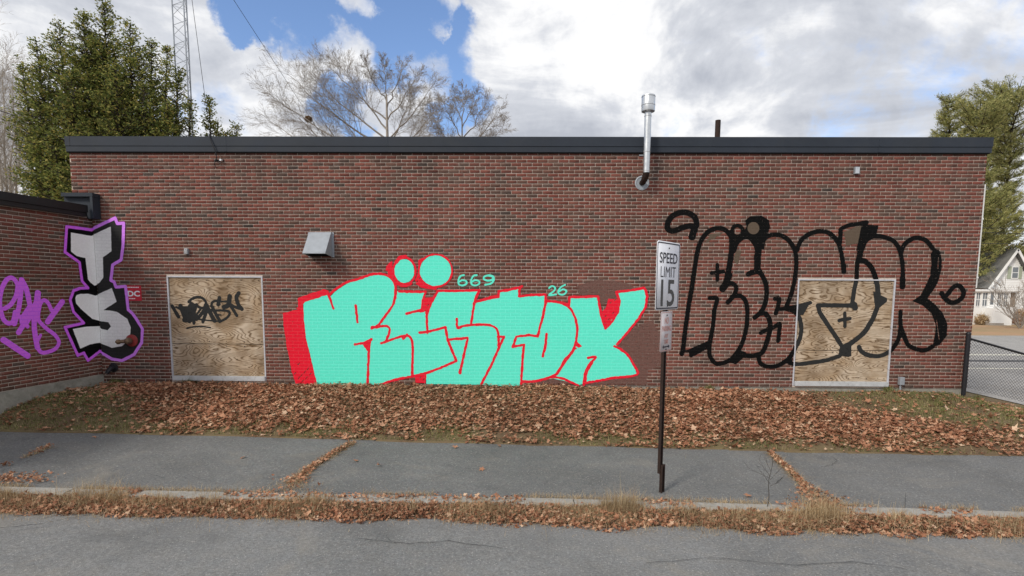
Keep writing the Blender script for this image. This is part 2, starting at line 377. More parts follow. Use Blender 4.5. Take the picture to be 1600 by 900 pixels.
def ground_h(x, y):
    x = np.asarray(x, float); y = np.asarray(y, float)
    wz = .035-.045*np.clip((x-1.5)/2.5, 0, 1); wz = np.where(x > 8.2, -.01-.22*(x-8.2), wz); wz = np.maximum(wz, -.58)
    b = yb(x); t = np.clip(y/b, 0, 1.2); p = 1.35+1.9*np.clip((-x-5.5)/2, 0, 1)
    z = wz+(zpv(x)+.012-wz)*np.clip(t, 0, 1)**p+hwob(x, y)*np.clip((1-t)*4, 0, 1)*.9
    z = np.where(y > 0, np.where(x > 8.4, np.maximum(wz-.18*y, -.58), wz-.02*np.minimum(y, 30)), z)
    z = np.where(y < b-.05, zpv(x)-.16, z)
    return z
def ground_mesh():
    xs = np.unique(np.concatenate([np.linspace(-400, -20, 20), np.linspace(-20, -10, 21), np.linspace(-10, 13, 231), np.linspace(13, 40, 28), np.linspace(40, 600, 20)]))
    ys = np.unique(np.concatenate([np.linspace(-90, -14, 8), np.linspace(-14, -3.2, 12), np.linspace(-3.2, .4, 90), np.linspace(.4, 6, 15), np.linspace(6, 40, 18), np.linspace(40, 900, 16)]))
    X, Y = np.meshgrid(xs, ys); Z = ground_h(X, Y); n, m_ = X.shape
    V = np.stack([X, Y, Z], -1).reshape(-1, 3); i = np.arange(n*m_).reshape(n, m_)
    Fc = np.stack([i[:-1, :-1], i[:-1, 1:], i[1:, 1:], i[1:, :-1]], -1).reshape(-1, 4)
    link('ground', mesh_np('ground', V, Fc, True), SOIL, kind='structure')
ground_mesh()
def strip(name, x0, x1, nx, fa, fb, fz, ny, mat, **k):
    xs = np.linspace(x0, x1, nx); t = np.linspace(0, 1, ny); X = np.repeat(xs[None], ny, 0); A = fa(xs); B = fb(xs)
    Y = A[None]+(B-A)[None]*t[:, None]; Z = fz(X, Y); V = np.stack([X, Y, Z], -1).reshape(-1, 3); i = np.arange(ny*nx).reshape(ny, nx)
    Fc = np.stack([i[:-1, :-1], i[:-1, 1:], i[1:, 1:], i[1:, :-1]], -1).reshape(-1, 4)
    return link(name, mesh_np(name, V, Fc, True), mat, **k)
_j = rng.normal(0, .02, 400)
def yb_rag(x): return yb(x)+np.interp(x, np.linspace(-20, 20, 400), np.convolve(_j, np.ones(3)/3, 'same'))
pave = strip('pavement', -40, 40, 900, yk, yb_rag, lambda X, Y: zpv(X)+.006*np.sin(1.1*X)*np.sin(2*Y+1)+.004*np.sin(3.3*X+Y), 24, PAVE, kind='structure')
road = strip('road', -60, 60, 300, lambda x: yk(x)*0-22, lambda x: yk(x)-.12, lambda X, Y: zrd(X)+.008*np.sin(.9*X)*np.sin(1.3*Y)+.05*np.clip((yk(X)-Y)/3.5, 0, 1), 30, ROAD, kind='structure')
# kerb stones
kerb = empty('kerb', (0, 0, 0), kind='structure')
x = -16.3; kk = 0
while x < 16:
    L = random.uniform(1.7, 2.4); x1 = x+L-.012; mb = MB(); ya, yc = float(yk(x)), float(yk(x1)); za, zc = float(zpv(x)), float(zpv(x1))
    pv = [];
    for (px_, y_, z_) in ((x, ya, za), (x1, yc, zc)):
        dz = random.uniform(-.004, .008); w = .15
        pv.append([(px_, y_+.012, z_-.3), (px_, y_+.012, z_+.002+dz), (px_, y_+.004, z_+.011+dz), (px_, y_-w+.02, z_+.008+dz), (px_, y_-w, z_-.012+dz), (px_, y_-w-.015, z_-.3)])
    A = [mb.bm.verts.new(p) for p in pv[0]]; B = [mb.bm.verts.new(p) for p in pv[1]]
    for i in range(6): mb.bm.faces.new((A[i], A[(i+1) % 6], B[(i+1) % 6], B[i]))
    mb.bm.faces.new(A[::-1]); mb.bm.faces.new(B); mb.build('kerb_stone', KERB, kerb); x += L
def bed(X, Y):
    t = np.clip((yk(X)-.15-Y)/(.34*(.9+1.1*np.interp(X, np.linspace(-20, 20, 160), _wv))), 0, 1.3); return zrd(X)+.05*np.clip((yk(X)-Y)/3.5, 0, 1)-.02+(.105)*np.clip(1-t, 0, 1)**.8+.010*np.sin(23*X+5*Y)*np.cos(31*Y)
_wv = np.convolve(rng.normal(0, .26, 160), np.ones(3)/3, 'same')
DEBR = simple('leaf_mould', (.085, .052, .034), .95, var=.5, scale=20, bmp=.8)
strip('gutter_debris', -13, 13, 700, lambda x: yk(x)-.62, lambda x: yk(x)-.145, bed, 14, DEBR, kind='stuff', label='brown leaf mould packed against the kerb')
def crack(pts, w, parent, dz=.0035, zf=None):
    P = []
    for (a, b) in zip(pts, pts[1:]):
        n = 7
        for k in range(n): P.append((a[0]+(b[0]-a[0])*k/n, a[1]+(b[1]-a[1])*k/n))
    P.append(pts[-1]); V = []; 
    for k, (x_, y_) in enumerate(P):
        z0 = zf(x_, y_); y_ += random.uniform(-.9, .9); q = onZ(x_, y_, z0); q2 = np.array([q[0], q[1]+random.uniform(.3, 1)*w, 0])
        for r in (q, q2): V.append((r[0], r[1], z0+dz))
    Fc = [(2*k, 2*k+2, 2*k+3, 2*k+1) for k in range(len(P)-1)]
    link('crack', mesh_np('crack', V, Fc), CRACK, parent)
pz = lambda x_, y_: zpv_px(x_)+.004
rz = lambda x_, y_: zpv_px(x_)-.105+.012
crack([(0, 826), (60, 820), (100, 812), (140, 805)], .012, road, .006, rz)
crack([(0, 737), (30, 727), (60, 714), (90, 700)], .014, pave, .006, pz)
crack([(1283, 731), (1300, 727), (1308, 720), (1300, 712)], .012, pave, .006, pz)
crack([(1380, 713), (1392, 719)], .01, pave, .006, pz)
crack([(560, 842), (640, 850), (700, 846), (790, 858)], .009, road, .006, rz)
crack([(1010, 880), (1120, 872), (1240, 884), (1330, 878), (1420, 890)], .008, road, .006, rz)
crack([(610, 846), (603, 838)], .008, road, .006, rz)
crack([(230, 741), (262, 748), (300, 745), (330, 752)], .007, pave, .006, pz)
crack([(655, 768), (668, 752), (700, 741), (716, 727)], .007, pave, .006, pz)
crack([(880, 716), (905, 724), (915, 740)], .007, pave, .006, pz)
crack([(1178, 726), (1192, 733), (1200, 737)], .014, pave, .006, pz)
crack([(1225, 745), (1213, 755)], .012, pave, .006, pz)
crack([(1415, 772), (1414, 800)], .008, pave, .006, pz)

# far side street behind the fence, seen past the right-hand corner
def quad_px(name, pts, z, mat, parent=None, **k):
    V = [onZ(x_, y_, z) for x_, y_ in pts]; return link(name, mesh_np(name, V, [tuple(range(len(V)))]), mat, parent, **k)
FARR = asphalt('far_asphalt', (.36, .35, .34), (.42, .39, .34), .2, .5)
strip('side_street', 11.2, 260, 60, lambda x: 1.4+(x-11)*.03, lambda x: 20.5+(x-11)*.02, lambda X, Y: X*0-.565, 12, FARR, kind='structure')
LINEW = simple('road_line_paint', (.62, .60, .52), .8, var=.2, scale=3); LINEG = simple('tar_seam', (.07, .07, .075), .9)
ln = strip('road_marking', 13, 200, 40, lambda x: 10.9+(x-13)*.02, lambda x: 11.35+(x-13)*.02, lambda X, Y: X*0-.561, 2, LINEW, kind='structure')
strip('road_marking', 11.5, 120, 40, lambda x: 9.0+(x-13)*.02, lambda x: 9.45+(x-13)*.02, lambda X, Y: X*0-.561, 2, LINEG, kind='structure')
strip('road_marking', 11.5, 120, 40, lambda x: 7.2+(x-13)*.02, lambda x: 7.4+(x-13)*.02, lambda X, Y: X*0-.561, 2, LINEW, kind='structure')

# ================================================================== BRICKWORK
CL, CH = .1975, .0641
def brick_mesh(w, h, tone, seed, d=.045):
    r = random.Random(seed); x_, z_ = w/2, h/2; c = .0022; V = []; p = r.uniform(0, .0022); tl = r.uniform(-.0012, .0012)
    for (yy, k) in ((d, 0), (0, 0), (-.0018-p, c)):
        for sx, sz in ((-1, -1), (1, -1), (1, 1), (-1, 1)):
            V.append((sx*(x_-k)+r.uniform(-.0012, .0012), yy+(tl*sx if k else 0), sz*(z_-k)+r.uniform(-.0009, .0009)))
    Fc = [(8, 9, 10, 11)]
    for a in (0, 4):
        for i in range(4): Fc.append((a+i, a+(i+1) % 4, a+4+(i+1) % 4, a+4+i))
    return V, Fc
def rnd_tone():
    return (random.random(), random.random(), random.random())
VAR = []
for i in range(36):
    V, Fc = brick_mesh(CL-.0115, CH-.0128, None, i); t = rnd_tone()
    if i < 36: t = ((i+.5)/36*.985, random.random(), random.random())
    me = mesh_np('brick', V, Fc, attrs={'tone': np.array([t]*12, dtype=np.float32)}); me.materials.append(BRICK); VAR.append(me)
def brickwork(parent, x0, x1, z0, rows, holes, nparts, rank, ch=CH, depth=.045):
    """running bond in the parent's local XZ plane, faces at y=0; full bricks that show largest become parts"""
    full = []; V = []; Fc = []; T_ = []
    k0 = int(math.floor(x0/CL))-1; k1 = int(math.ceil(x1/CL))+1
    for r in range(rows):
        zc = z0+(r+.5)*ch; off = (-.5*CL if r % 2 == 0 else 0.)
        drift = .006*math.sin(r*1.7)
        for k in range(k0, k1+1):
            a, b = k*CL+off+drift, (k+1)*CL+off+drift
            segs = [(max(a, x0), min(b, x1))]
            for (hx0, hx1, hz0, hz1) in holes:
                if zc+ch*.3 > hz0 and zc-ch*.3 < hz1:
                    ns = []
                    for (p, q) in segs:
                        if q <= hx0 or p >= hx1: ns.append((p, q))
                        else:
                            if p < hx0: ns.append((p, hx0))
                            if q > hx1: ns.append((hx1, q))
                    segs = ns
            for p, q in segs:
                if q-p < .022: continue
                if q-p > CL-1e-6: full.append(((p+q)/2, zc))
                else:
                    full.append(((p+q)/2, zc, q-p))
    whole = [f for f in full if len(f) == 2]; sc = sorted(((rank(*f), i) for i, f in enumerate(whole)), reverse=True)
    pick = set(i for s_, i in sc[:nparts] if s_ > 0)
    for i in sorted(pick):
        o = bpy.data.objects.new('brick', random.choice(VAR)); COL.objects.link(o); o.parent = parent
        o.location = (whole[i][0], 0, whole[i][1])
    rest = [f for i, f in enumerate(whole) if i not in pick]+[f for f in full if len(f) == 3]
    n = 0
    for f in rest:
        w = (f[2] if len(f) == 3 else CL)-.0115
        v, fc = brick_mesh(w, ch-.0128, None, random.random()); t = rnd_tone()
        V += [(a+f[0], b, c+f[1]) for a, b, c in v]; Fc += [tuple(i+n for i in g) for g in fc]; T_ += [t]*12; n += 12
    me = mesh_np('brick_courses', V, Fc, attrs={'tone': np.array(T_, dtype=np.float32)})
    link('brick_courses', me, BRICK, parent, kind='stuff')

CAMV = Vector(CAM)
def px_of(P):
    v = np.array(P)-CAM; z = v@_F
    return (PCX+FPX*(v@_R)/z, PCY-FPX*(v@_U)/z) if z > .1 else (-9999, -9999)
def area_rank(M):
    def f(x_, z_):
        a = px_of(M @ Vector((x_, 0, z_))); b = px_of(M @ Vector((x_+CL, 0, z_))); c = px_of(M @ Vector((x_, 0, z_+CH)))
        if not (8 < a[0] < 1592 and 8 < a[1] < 892): return -1
        return abs((b[0]-a[0])*(c[1]-a[1])-(b[1]-a[1])*(c[0]-a[0]))
    return f

# ------------------------------------------------------------------ main building
XL, XR, ZT, Z0 = -8.617, 8.63, 4.49, .07
DEP = 11.
bld = empty('brick_building', (0, 0, 0), label='long flat-roofed red brick building with boarded windows, covered in graffiti', cat='building')
WL = (-6.875, -5.003, .11, 2.155); WR = (5.278, 7.122, .10, 2.158)
WCL = (-6.875, -5.003, .09, 2.155)
brickwork(bld, XL, XR, Z0, 69, [WL, WR], 300, area_rank(Matrix.Identity(4)))
# backing wall with the mortar joints, pierced at the two windows; bricks stand 6 mm proud of it
def wall_with_holes(mb, x0, x1, z0, z1, holes, y0, y1):
    xs = sorted({x0, x1, *[h[0] for h in holes], *[h[1] for h in holes]})
    for a, b in zip(xs, xs[1:]):
        h = [q for q in holes if q[0] <= a+1e-6 and q[1] >= b-1e-6]
        cuts = [(z0, z1)] if not h else [(z0, h[0][2]), (h[0][3], z1)]
        for c, d in cuts:
            if d-c > .001: mb.box(((a+b)/2, (y0+y1)/2, (c+d)/2), (b-a, y1-y0, d-c))
mb = MB(); wall_with_holes(mb, XL+.003, XR-.003, Z0-.004, ZT+.05, [WL, WR], .0065, .29); mb.build('backing_wall', MORTAR, bld)
mb = MB()
mb.box((XL+.1515, .3+(DEP-.3)/2, 2.2), (.297, DEP-.3, 4.6)).box((XR-.1515, .3+(DEP-.3)/2, 2.2), (.297, DEP-.3, 4.6)).box(((XL+XR)/2, DEP+.15, 2.2), (XR-XL-.006, .3, 4.6)); mb.build('side_wall', simple('plain_brick_wall', (.16, .075, .06), .9), bld)
mb = MB().box((0, .17, -.25), (XR-XL-.02, .30, .62)); mb.build('foundation', CONC, bld)
MB().box((0, DEP/2+.1, 4.60), (XR-XL-.35, DEP-.2, .06)).build('flat_roof', ROOF, bld)
# fascia: upper face board, a step, and a lower board, returned round both ends
fx0, fx1 = XL-.018, XR+.040
def ring(mb, x0, x1, y0, y1, z0, z1, t):
    mb.box(((x0+x1)/2, y0+t/2, (z0+z1)/2), (x1-x0, t, z1-z0)); mb.box(((x0+x1)/2, y1-t/2, (z0+z1)/2), (x1-x0, t, z1-z0))
    mb.box((x0+t/2, (y0+y1)/2, (z0+z1)/2), (t, y1-y0-2*t-.002, z1-z0)); mb.box((x1-t/2, (y0+y1)/2, (z0+z1)/2), (t, y1-y0-2*t-.002, z1-z0)); return mb
ring(MB(), fx0, fx1, -.062, DEP+.4, 4.588, 4.760, .06).build('fascia_board', FASC, bld)
ring(MB(), fx0+.006, fx1-.008, -.052, DEP+.38, 4.484, 4.584, .05).build('fascia_drip_edge', FASC, bld)
ring(MB(), fx0+.012, fx1-.03, -.040, DEP+.35, 4.468, 4.60, .038).build('fascia_backing', DARK, bld)
for xx in np.arange(fx0+3.05, fx1-1, 3.05):
    MB().box((xx, -.0635, 4.674), (.05, .003, .170)).box((xx, -.0535, 4.534), (.05, .003, .096)).build('fascia_joint', FASC, bld)
# corner fold at the left end of the fascia
MB().box((XL+.075, -.064, 4.674), (.010, .004, .170)).build('fascia_joint', FASC2, bld)

# boarded windows
def boarded_window(rect, seed, labels, split, sx=0.):
    x0, x1, z0, z1 = rect; w = x1-x0; f = .026
    mb = MB(); yy = .012; d = .03
    mb.box(((x0+x1)/2, yy, z1-f/2), (w, d, f)); mb.box((x0+f/2, yy, (z0+z1-f)/2), (f, d, z1-z0-f-.001)); mb.box((x1-f/2, yy, (z0+z1-f)/2), (f, d, z1-z0-f-.001))
    wn_ = mb.build('boarded_window', FRAME, bld, label=labels)
    MB().box(((x0+x1)/2+.01, -.005, z0+.045), (w-.05, .065, .088), .004).build('window_sill', SILL, wn_)
    pm = plywood('plywood', seed); zs = split
    mb = MB(); mb.box(((x0+x1)/2, .024, (zs+.007+z1-f)/2), (w-2*f-.004, .012, z1-f-zs-.008)); a = mb.build('plywood_sheet', pm, wn_)
    mb = MB(); mb.box(((x0+x1)/2, .026, (z0+.09+zs-.004)/2), (w-2*f-.004, .012, zs-.004-z0-.09)); b = mb.build('plywood_sheet', plywood('plywood', seed+3.7), wn_)
    mb = MB(); mb.box(((x0+x1)/2, .06, (z0+z1)/2), (w-.02, .03, z1-z0-.02)); mb.build('window_recess', DARK, wn_)
    mb = MB()
    r = random.Random(seed)
    for zz in (z0+.14, zs-.04, zs+.05, z1-f-.05):
        for k in range(6): mb.cyl((x0+f+.05+(w-2*f-.1)*k/5+r.uniform(-.02, .02), .020, zz+r.uniform(-.01, .01)), (x0+f+.05+(w-2*f-.1)*k/5, .016, zz), .008, .007, 8)
    mb.build('screw_heads', BLKM, wn_, kind='stuff')
    return wn_
winL = boarded_window(WL, 1.3, 'left window boarded with raw plywood, small black tag', .83)
winR = boarded_window(WR, 5.2, 'right window boarded with plywood, crossed by black graffiti', .79)

# ------------------------------------------------------------------ wing
CX = -8.25; WANG = math.radians(90-7.5); WZ0, WZT = .217, 3.2445
wing = empty('brick_wing', (CX, 0, 0), WANG, label='lower brick wing in shade at the left, with purple graffiti', cat='building')
WLEN = 7.5; WCH = (WZT-WZ0)/47
MW = Matrix.Translation((CX, 0, 0)) @ Matrix.Rotation(WANG, 4, 'Z')
brickwork(wing, -WLEN, -.004, WZ0, 47, [], 300, area_rank(MW), ch=WCH)
MB().box((-WLEN/2, .0065+.15, (WZ0+WZT)/2+.02), (WLEN, .30, WZT-WZ0+.05)).build('backing_wall', MORTAR, wing)
MB().box((-WLEN/2, .145, -.15), (WLEN-.01, .33, .725)).build('foundation', CONC, wing)
MB().box((-WLEN+.16, 3.9, 1.5), (.3, 7.1, 3.4)).box((-WLEN/2-.2, 7.4, 1.5), (WLEN-.4, .3, 3.4)).build('side_wall', MORTAR, wing)
MB().box((-WLEN/2-.14, 3.85, 3.36), (WLEN-.7, 7.2, .06)).build('flat_roof', ROOF, wing)
mb = MB(); mb.box((-WLEN/2-.11, -.055, 3.395), (WLEN-.16, .11, .135)).build('fascia_board', FASC2, wing)
MB().box((-WLEN/2-.11, -.045, 3.287), (WLEN-.16, .09, .074)).build('fascia_drip_edge', FASC2, wing)
# flashing box where the wing roof meets the tall wall
zb0, zb1 = onY(135, 341, -.2)[2], onY(135, 301, -.2)[2]
MB().box((-8.37, -.10, zb1-.035), (.60, .19, .07), .004).box((-8.10, -.10, (zb0+zb1-.07)/2), (.05, .19, zb1-zb0-.072), .004).box((-8.41, -.06, (zb0+zb1-.07)/2), (.55, .10, zb1-zb0-.074)).build('roof_flashing', FASC, bld, label='dark metal flashing box above the wing roof')

# ================================================================== PAINT
def to_main(p, off=0.):
    q = onY(p[0], p[1], -off); return (q[0], q[2])
_c = np.array([CX, 0, 0]); _n = np.array([math.sin(WANG), -math.cos(WANG), 0]); _dx = np.array([math.cos(WANG), math.sin(WANG), 0])
def to_wing(p, off=0.):
    r = ray(p[0], p[1]); t = ((_c+_n*off-CAM)@_n)/(r@_n); P = CAM+r*t-_c; return (P@_dx, P[2])
def smooth(pts, n=5):
    if len(pts) < 3: return pts
    P = [np.array(p, float) for p in pts]; P = [2*P[0]-P[1]]+P+[2*P[-1]-P[-2]]; out = []
    for i in range(1, len(P)-2):
        for k in range(n):
            t = k/n; out.append(.5*((2*P[i])+(-P[i-1]+P[i+1])*t+(2*P[i-1]-5*P[i]+4*P[i+1]-P[i+2])*t*t+(-P[i-1]+3*P[i]-3*P[i+1]+P[i+2])*t**3))
    out.append(P[-2]); return out
def vnoise(X, Z, s, seed):
    g = np.random.default_rng(seed).random((96, 96)); u = X/s; v = Z/s; iu = np.floor(u).astype(int); iv = np.floor(v).astype(int); fu = u-iu; fv = v-iv
    fu = fu*fu*(3-2*fu); fv = fv*fv*(3-2*fv); G = lambda a, b: g[a % 96, b % 96]
    return (G(iu, iv)*(1-fu)+G(iu+1, iv)*fu)*(1-fv)+(G(iu, iv+1)*(1-fu)+G(iu+1, iv+1)*fu)*fv-.5
def field(X, Z, strokes, polys, conv, sc, d0=None):
    """signed distance of the union of strokes [(points px, radius px, smooth?)] and polygons (px); negative inside"""
    d = np.full(X.shape, 9.) if d0 is None else d0
    x0, z0 = X[0, 0], Z[0, 0]; hx = X[0, 1]-X[0, 0]; hz = Z[1, 0]-Z[0, 0]
    def win(xa, xb, za, zb):
        i0 = max(0, int((xa-x0)/hx)-1); i1 = min(X.shape[1], int((xb-x0)/hx)+3); j0 = max(0, int((za-z0)/hz)-1); j1 = min(X.shape[0], int((zb-z0)/hz)+3)
        return (slice(j0, max(j0, j1)), slice(i0, max(i0, i1)))
    def seg(a, b, x_, z_):
        vx, vz = b[0]-a[0], b[1]-a[1]; L = vx*vx+vz*vz+1e-12; t = np.clip(((x_-a[0])*vx+(z_-a[1])*vz)/L, 0, 1); return np.hypot(x_-a[0]-t*vx, z_-a[1]-t*vz)
    for s in strokes:
        pts, r = s[0], s[1]; sm = s[2] if len(s) > 2 else True
        P = [conv(p) for p in (smooth(pts) if sm else pts)]; r = r*sc; m_ = r+.04
        for a, b in zip(P, P[1:]):
            w = win(min(a[0], b[0])-m_, max(a[0], b[0])+m_, min(a[1], b[1])-m_, max(a[1], b[1])+m_)
            if X[w].size: d[w] = np.minimum(d[w], seg(a, b, X[w], Z[w])-r)
    for pg in polys:
        P = [conv(p) for p in pg]; xs = [p[0] for p in P]; zs = [p[1] for p in P]; w = win(min(xs)-.05, max(xs)+.05, min(zs)-.05, max(zs)+.05); x_, z_ = X[w], Z[w]
        if not x_.size: continue
        ins = np.zeros(x_.shape, bool); dd = np.full(x_.shape, 9.)
        for a, b in zip(P, P[1:]+P[:1]):
            dd = np.minimum(dd, seg(a, b, x_, z_))
            if abs(b[1]-a[1]) > 1e-9:
                c = ((a[1] > z_) != (b[1] > z_)) & (x_ < (b[0]-a[0])*(z_-a[1])/(b[1]-a[1])+a[0]); ins ^= c
        d[w] = np.minimum(d[w], np.where(ins, -dd, dd))
    return d
def contour_mesh(name, X, Z, d, y):
    """marching squares; solid rows merged into long strips"""
    ins = d < 0; n, m_ = d.shape; V = []; Fc = []; vid = {}
    def v(x_, z_):
        k = (round(x_*2e4), round(z_*2e4)); i = vid.get(k)
        if i is None: i = len(V); vid[k] = i; V.append((x_, y, z_))
        return i
    cnt = ins[:-1, :-1].astype(int)+ins[:-1, 1:]+ins[1:, 1:]+ins[1:, :-1]
    for j in range(n-1):
        row = cnt[j]; fullm = row == 4; i = 0
        idx = np.flatnonzero(np.diff(np.concatenate([[0], fullm.astype(int), [0]])))
        for a, b in zip(idx[::2], idx[1::2]):
            Fc.append((v(X[j, a], Z[j, a]), v(X[j, b], Z[j, b]), v(X[j+1, b], Z[j+1, b]), v(X[j+1, a], Z[j+1, a])))
        for i in np.flatnonzero((row > 0) & (row < 4)):
            c = ((j, i), (j, i+1), (j+1, i+1), (j+1, i)); poly = []
            for q in range(4):
                A, B = c[q], c[(q+1) % 4]; da, db = d[A], d[B]
                if da < 0: poly.append(v(X[A], Z[A]))
                if (da < 0) != (db < 0):
                    t = da/(da-db); poly.append(v(X[A]+(X[B]-X[A])*t, Z[A]+(Z[B]-Z[A])*t))
            poly = [p for k, p in enumerate(poly) if p != poly[k-1]]
            if len(poly) >= 3: Fc.append(tuple(poly))
    return mesh_np(name, V, Fc) if Fc else None
def paint(name, parent, mat, strokes, polys, conv, off, cell=.012, wob=.004, clip=None, sub=None, sc=1/79.5, holes=0., seed=1, zmin=.0, **k):
    pts = [conv(p) for s in strokes for p in s[0]]+[conv(p) for g in polys for p in g]
    x0, x1 = min(p[0] for p in pts)-.1, max(p[0] for p in pts)+.1; z0, z1 = max(zmin, min(p[1] for p in pts)-.1), max(p[1] for p in pts)+.1
    if clip and clip[0] == 'in': x0, x1, z0, z1 = clip[1]
    if clip and clip[0] == 'x>': x0 = clip[1]
    if clip and clip[0] == 'x<': x1 = clip[1]
    xs = np.linspace(x0, x1, int((x1-x0)/cell)+2); zs = np.linspace(z0, z1, int((z1-z0)/cell)+2); X, Z = np.meshgrid(xs, zs)
    d = field(X, Z, strokes, polys, conv, sc)
    d = d+wob*2*vnoise(X, Z, .05, seed)+wob*vnoise(X, Z, .022, seed+1)
    if sub: d = np.maximum(d, -field(X, Z, sub[0], sub[1], conv, sc))
    if holes:
        h = vnoise(X*1.2, Z*.8, .05, seed+5); d = np.maximum(d, (h-holes)*.05)
    if clip and clip[0] == 'out':
        a, b, c, e = clip[1]; r = np.maximum(np.maximum(a-X, X-b), np.maximum(c-Z, Z-e)); d = np.maximum(d, -r)
    me = contour_mesh(name, X, Z, d, -off)
    if me: return link(name, me, mat, parent, **k)
def ell(cx_, cy_, rx, ry, n=28, a0=0): return [(cx_+rx*math.cos(2*math.pi*i/n+a0), cy_+ry*math.sin(2*math.pi*i/n+a0)) for i in range(n)]
PK = dict(z0=Z0)
TEAL = paint_mat('turquoise_spray', (.125, .86, .66), .95, (.20, .93, .76), **PK)
RED = paint_mat('red_spray', (.80, .012, .035), .72, (.80, .06, .08), **PK)
BLACK = paint_mat('black_spray', (.003, .003, .003), .60, (.008, .008, .008), speck=.0, **PK)
BUFF = paint_mat('brown_buff_paint', (.165, .088, .074), .56, (.21, .13, .11), speck=.36, **PK)
OLIV = paint_mat('olive_buff_paint', (.115, .085, .062), .70, (.13, .10, .075), speck=.03, **PK)
BOARDK = paint_mat('grey_black_spray', (.030, .031, .031), bricky=False, over=(.008, .008, .008))
PUR = paint_mat('violet_spray', (.78, .17, 1.), .93, (.60, .12, .95), z0=WZ0, ch=WCH)
PURLIT = paint_mat('violet_spray_lit', (.72, .25, .98), .93, (.75, .3, .98), **PK)  # same violet as on the wing, lighting difference put into the paler colour
BLKLIT = paint_mat('black_spray_lit', (.030, .030, .030), .95, (.038, .038, .038), **PK); BLKW = paint_mat('black_spray_wing', (.004, .004, .004), .98, (.008, .008, .008), z0=WZ0, ch=WCH)  # one black paint; its greyer copy has the tall wall's lighting painted in
WHT = paint_mat('white_spray', (.84, .84, .84), .95, (.72, .72, .72), **PK); WHTW = paint_mat('white_spray_wing', (.97, .97, .97), .98, (.93, .93, .93), z0=WZ0, ch=WCH)  # one white paint in two tones, lighting of each wall put into the colour
L0 = .0066; DL = .0014

# brown paint patches where older writing was covered
paint('buff_patch', bld, BUFF, [], [[(900, 447), (935, 436), (968, 440), (1004, 452), (1008, 474), (960, 476), (948, 472), (938, 478), (930, 462), (905, 460)],
    [(962, 536), (990, 512), (1020, 500), (1040, 540), (1042, 570), (1012, 578), (1010, 601), (900, 601), (860, 601), (815, 601), (850, 588), (905, 596), (990, 590)]],
    to_main, L0-.0009, wob=.018, seed=31, label='flat brown paint covering old writing beside the X')
for i, (pg, lb) in enumerate((([(1317, 362), (1348, 352), (1344, 380), (1322, 383)], 'olive brown patch inside the black O'), ([(1108, 366), (1130, 364), (1120, 370), (1104, 378)], 'olive brown smear inside the black R'), (ell(1177, 357, 10, 10), 'olive brown spot inside the black dot'), ([(1145, 405), (1152, 390), (1158, 392), (1152, 415)], 'thin olive smear beside the black E'))):
    paint('buff_patch', bld, OLIV, [], [pg], to_main, L0-.0009, wob=.015, seed=33+i, label=lb)

teal = [[(474,471),(478,467),(510,457),(516,463),(530,451),(548,440),(568,432),(584,429),(603,430),(612,436),(616,444),(618,455),(664,455),(665,462),(661,480),(659,487),(667,487),(670,478),(684,455),(749,454),(743,471),(779,463),(779,455),(812,450),(811,463),(852,460),(853,470),(877,472),(888,478),(890,464),(934,463),(946,512),(963,487),(967,469),(963,456),(1007,450),(1011,463),(1009,479),(996,499),(966,538),(961,541),(980,554),(991,572),(995,586),(912,599),(904,602),(889,597),(864,591),(815,598),(813,603),(791,603),(752,601),(666,600),(666,583),(644,589),(620,593),(596,601),(496,601),(489,573),(484,551),(478,527),(475,500)],
        ell(632, 423.5, 15.5, 18.5), ell(680.5, 423, 24.5, 24)]
tg = paint('graffiti', bld, TEAL, [], teal, to_main, L0, wob=.005, seed=3, label='big turquoise bubble letters RESTOX outlined in red')
# numbers
six = lambda x_, y_, s: ([(x_+9*s, y_-8*s), (x_+4*s, y_-7*s), (x_+.5*s, y_-1*s), (x_+1*s, y_+6*s), (x_+7*s, y_+8*s), (x_+13*s, y_+5*s), (x_+12*s, y_+1*s), (x_+6*s, y_), (x_+2*s, y_+2*s)], 1.35)
nums = [six(716, 438, 1.), six(736, 438, 1.), ([(771, 432), (764, 430), (757, 432), (756, 436), (762, 438.5), (769, 437), (771, 432), (771.5, 438), (767, 443), (758, 445)], 1.35), ([(757, 432), (762, 430.5), (770, 432)], 1.35),
        ([(858, 450), (862, 447), (867, 449), (866, 454), (858, 461), (869, 460)], 1.3), ([(883, 445), (876, 449), (872, 456), (875, 460), (881, 460), (885, 455), (880, 452), (874, 455)], 1.3)]
for i, nm in enumerate(nums[:3]+[None]+nums[4:]):
    if nm is None: continue
    st = [nm] if i != 2 else [nums[2], nums[3]]
    paint('painted_numeral', bld, TEAL, st, [], to_main, L0, cell=.009, wob=.002, seed=4+i, label=('first turquoise 6 of 669', 'second turquoise 6 of 669', 'turquoise 9 of 669', '', 'turquoise 2 of 26', 'turquoise 6 of 26')[i])

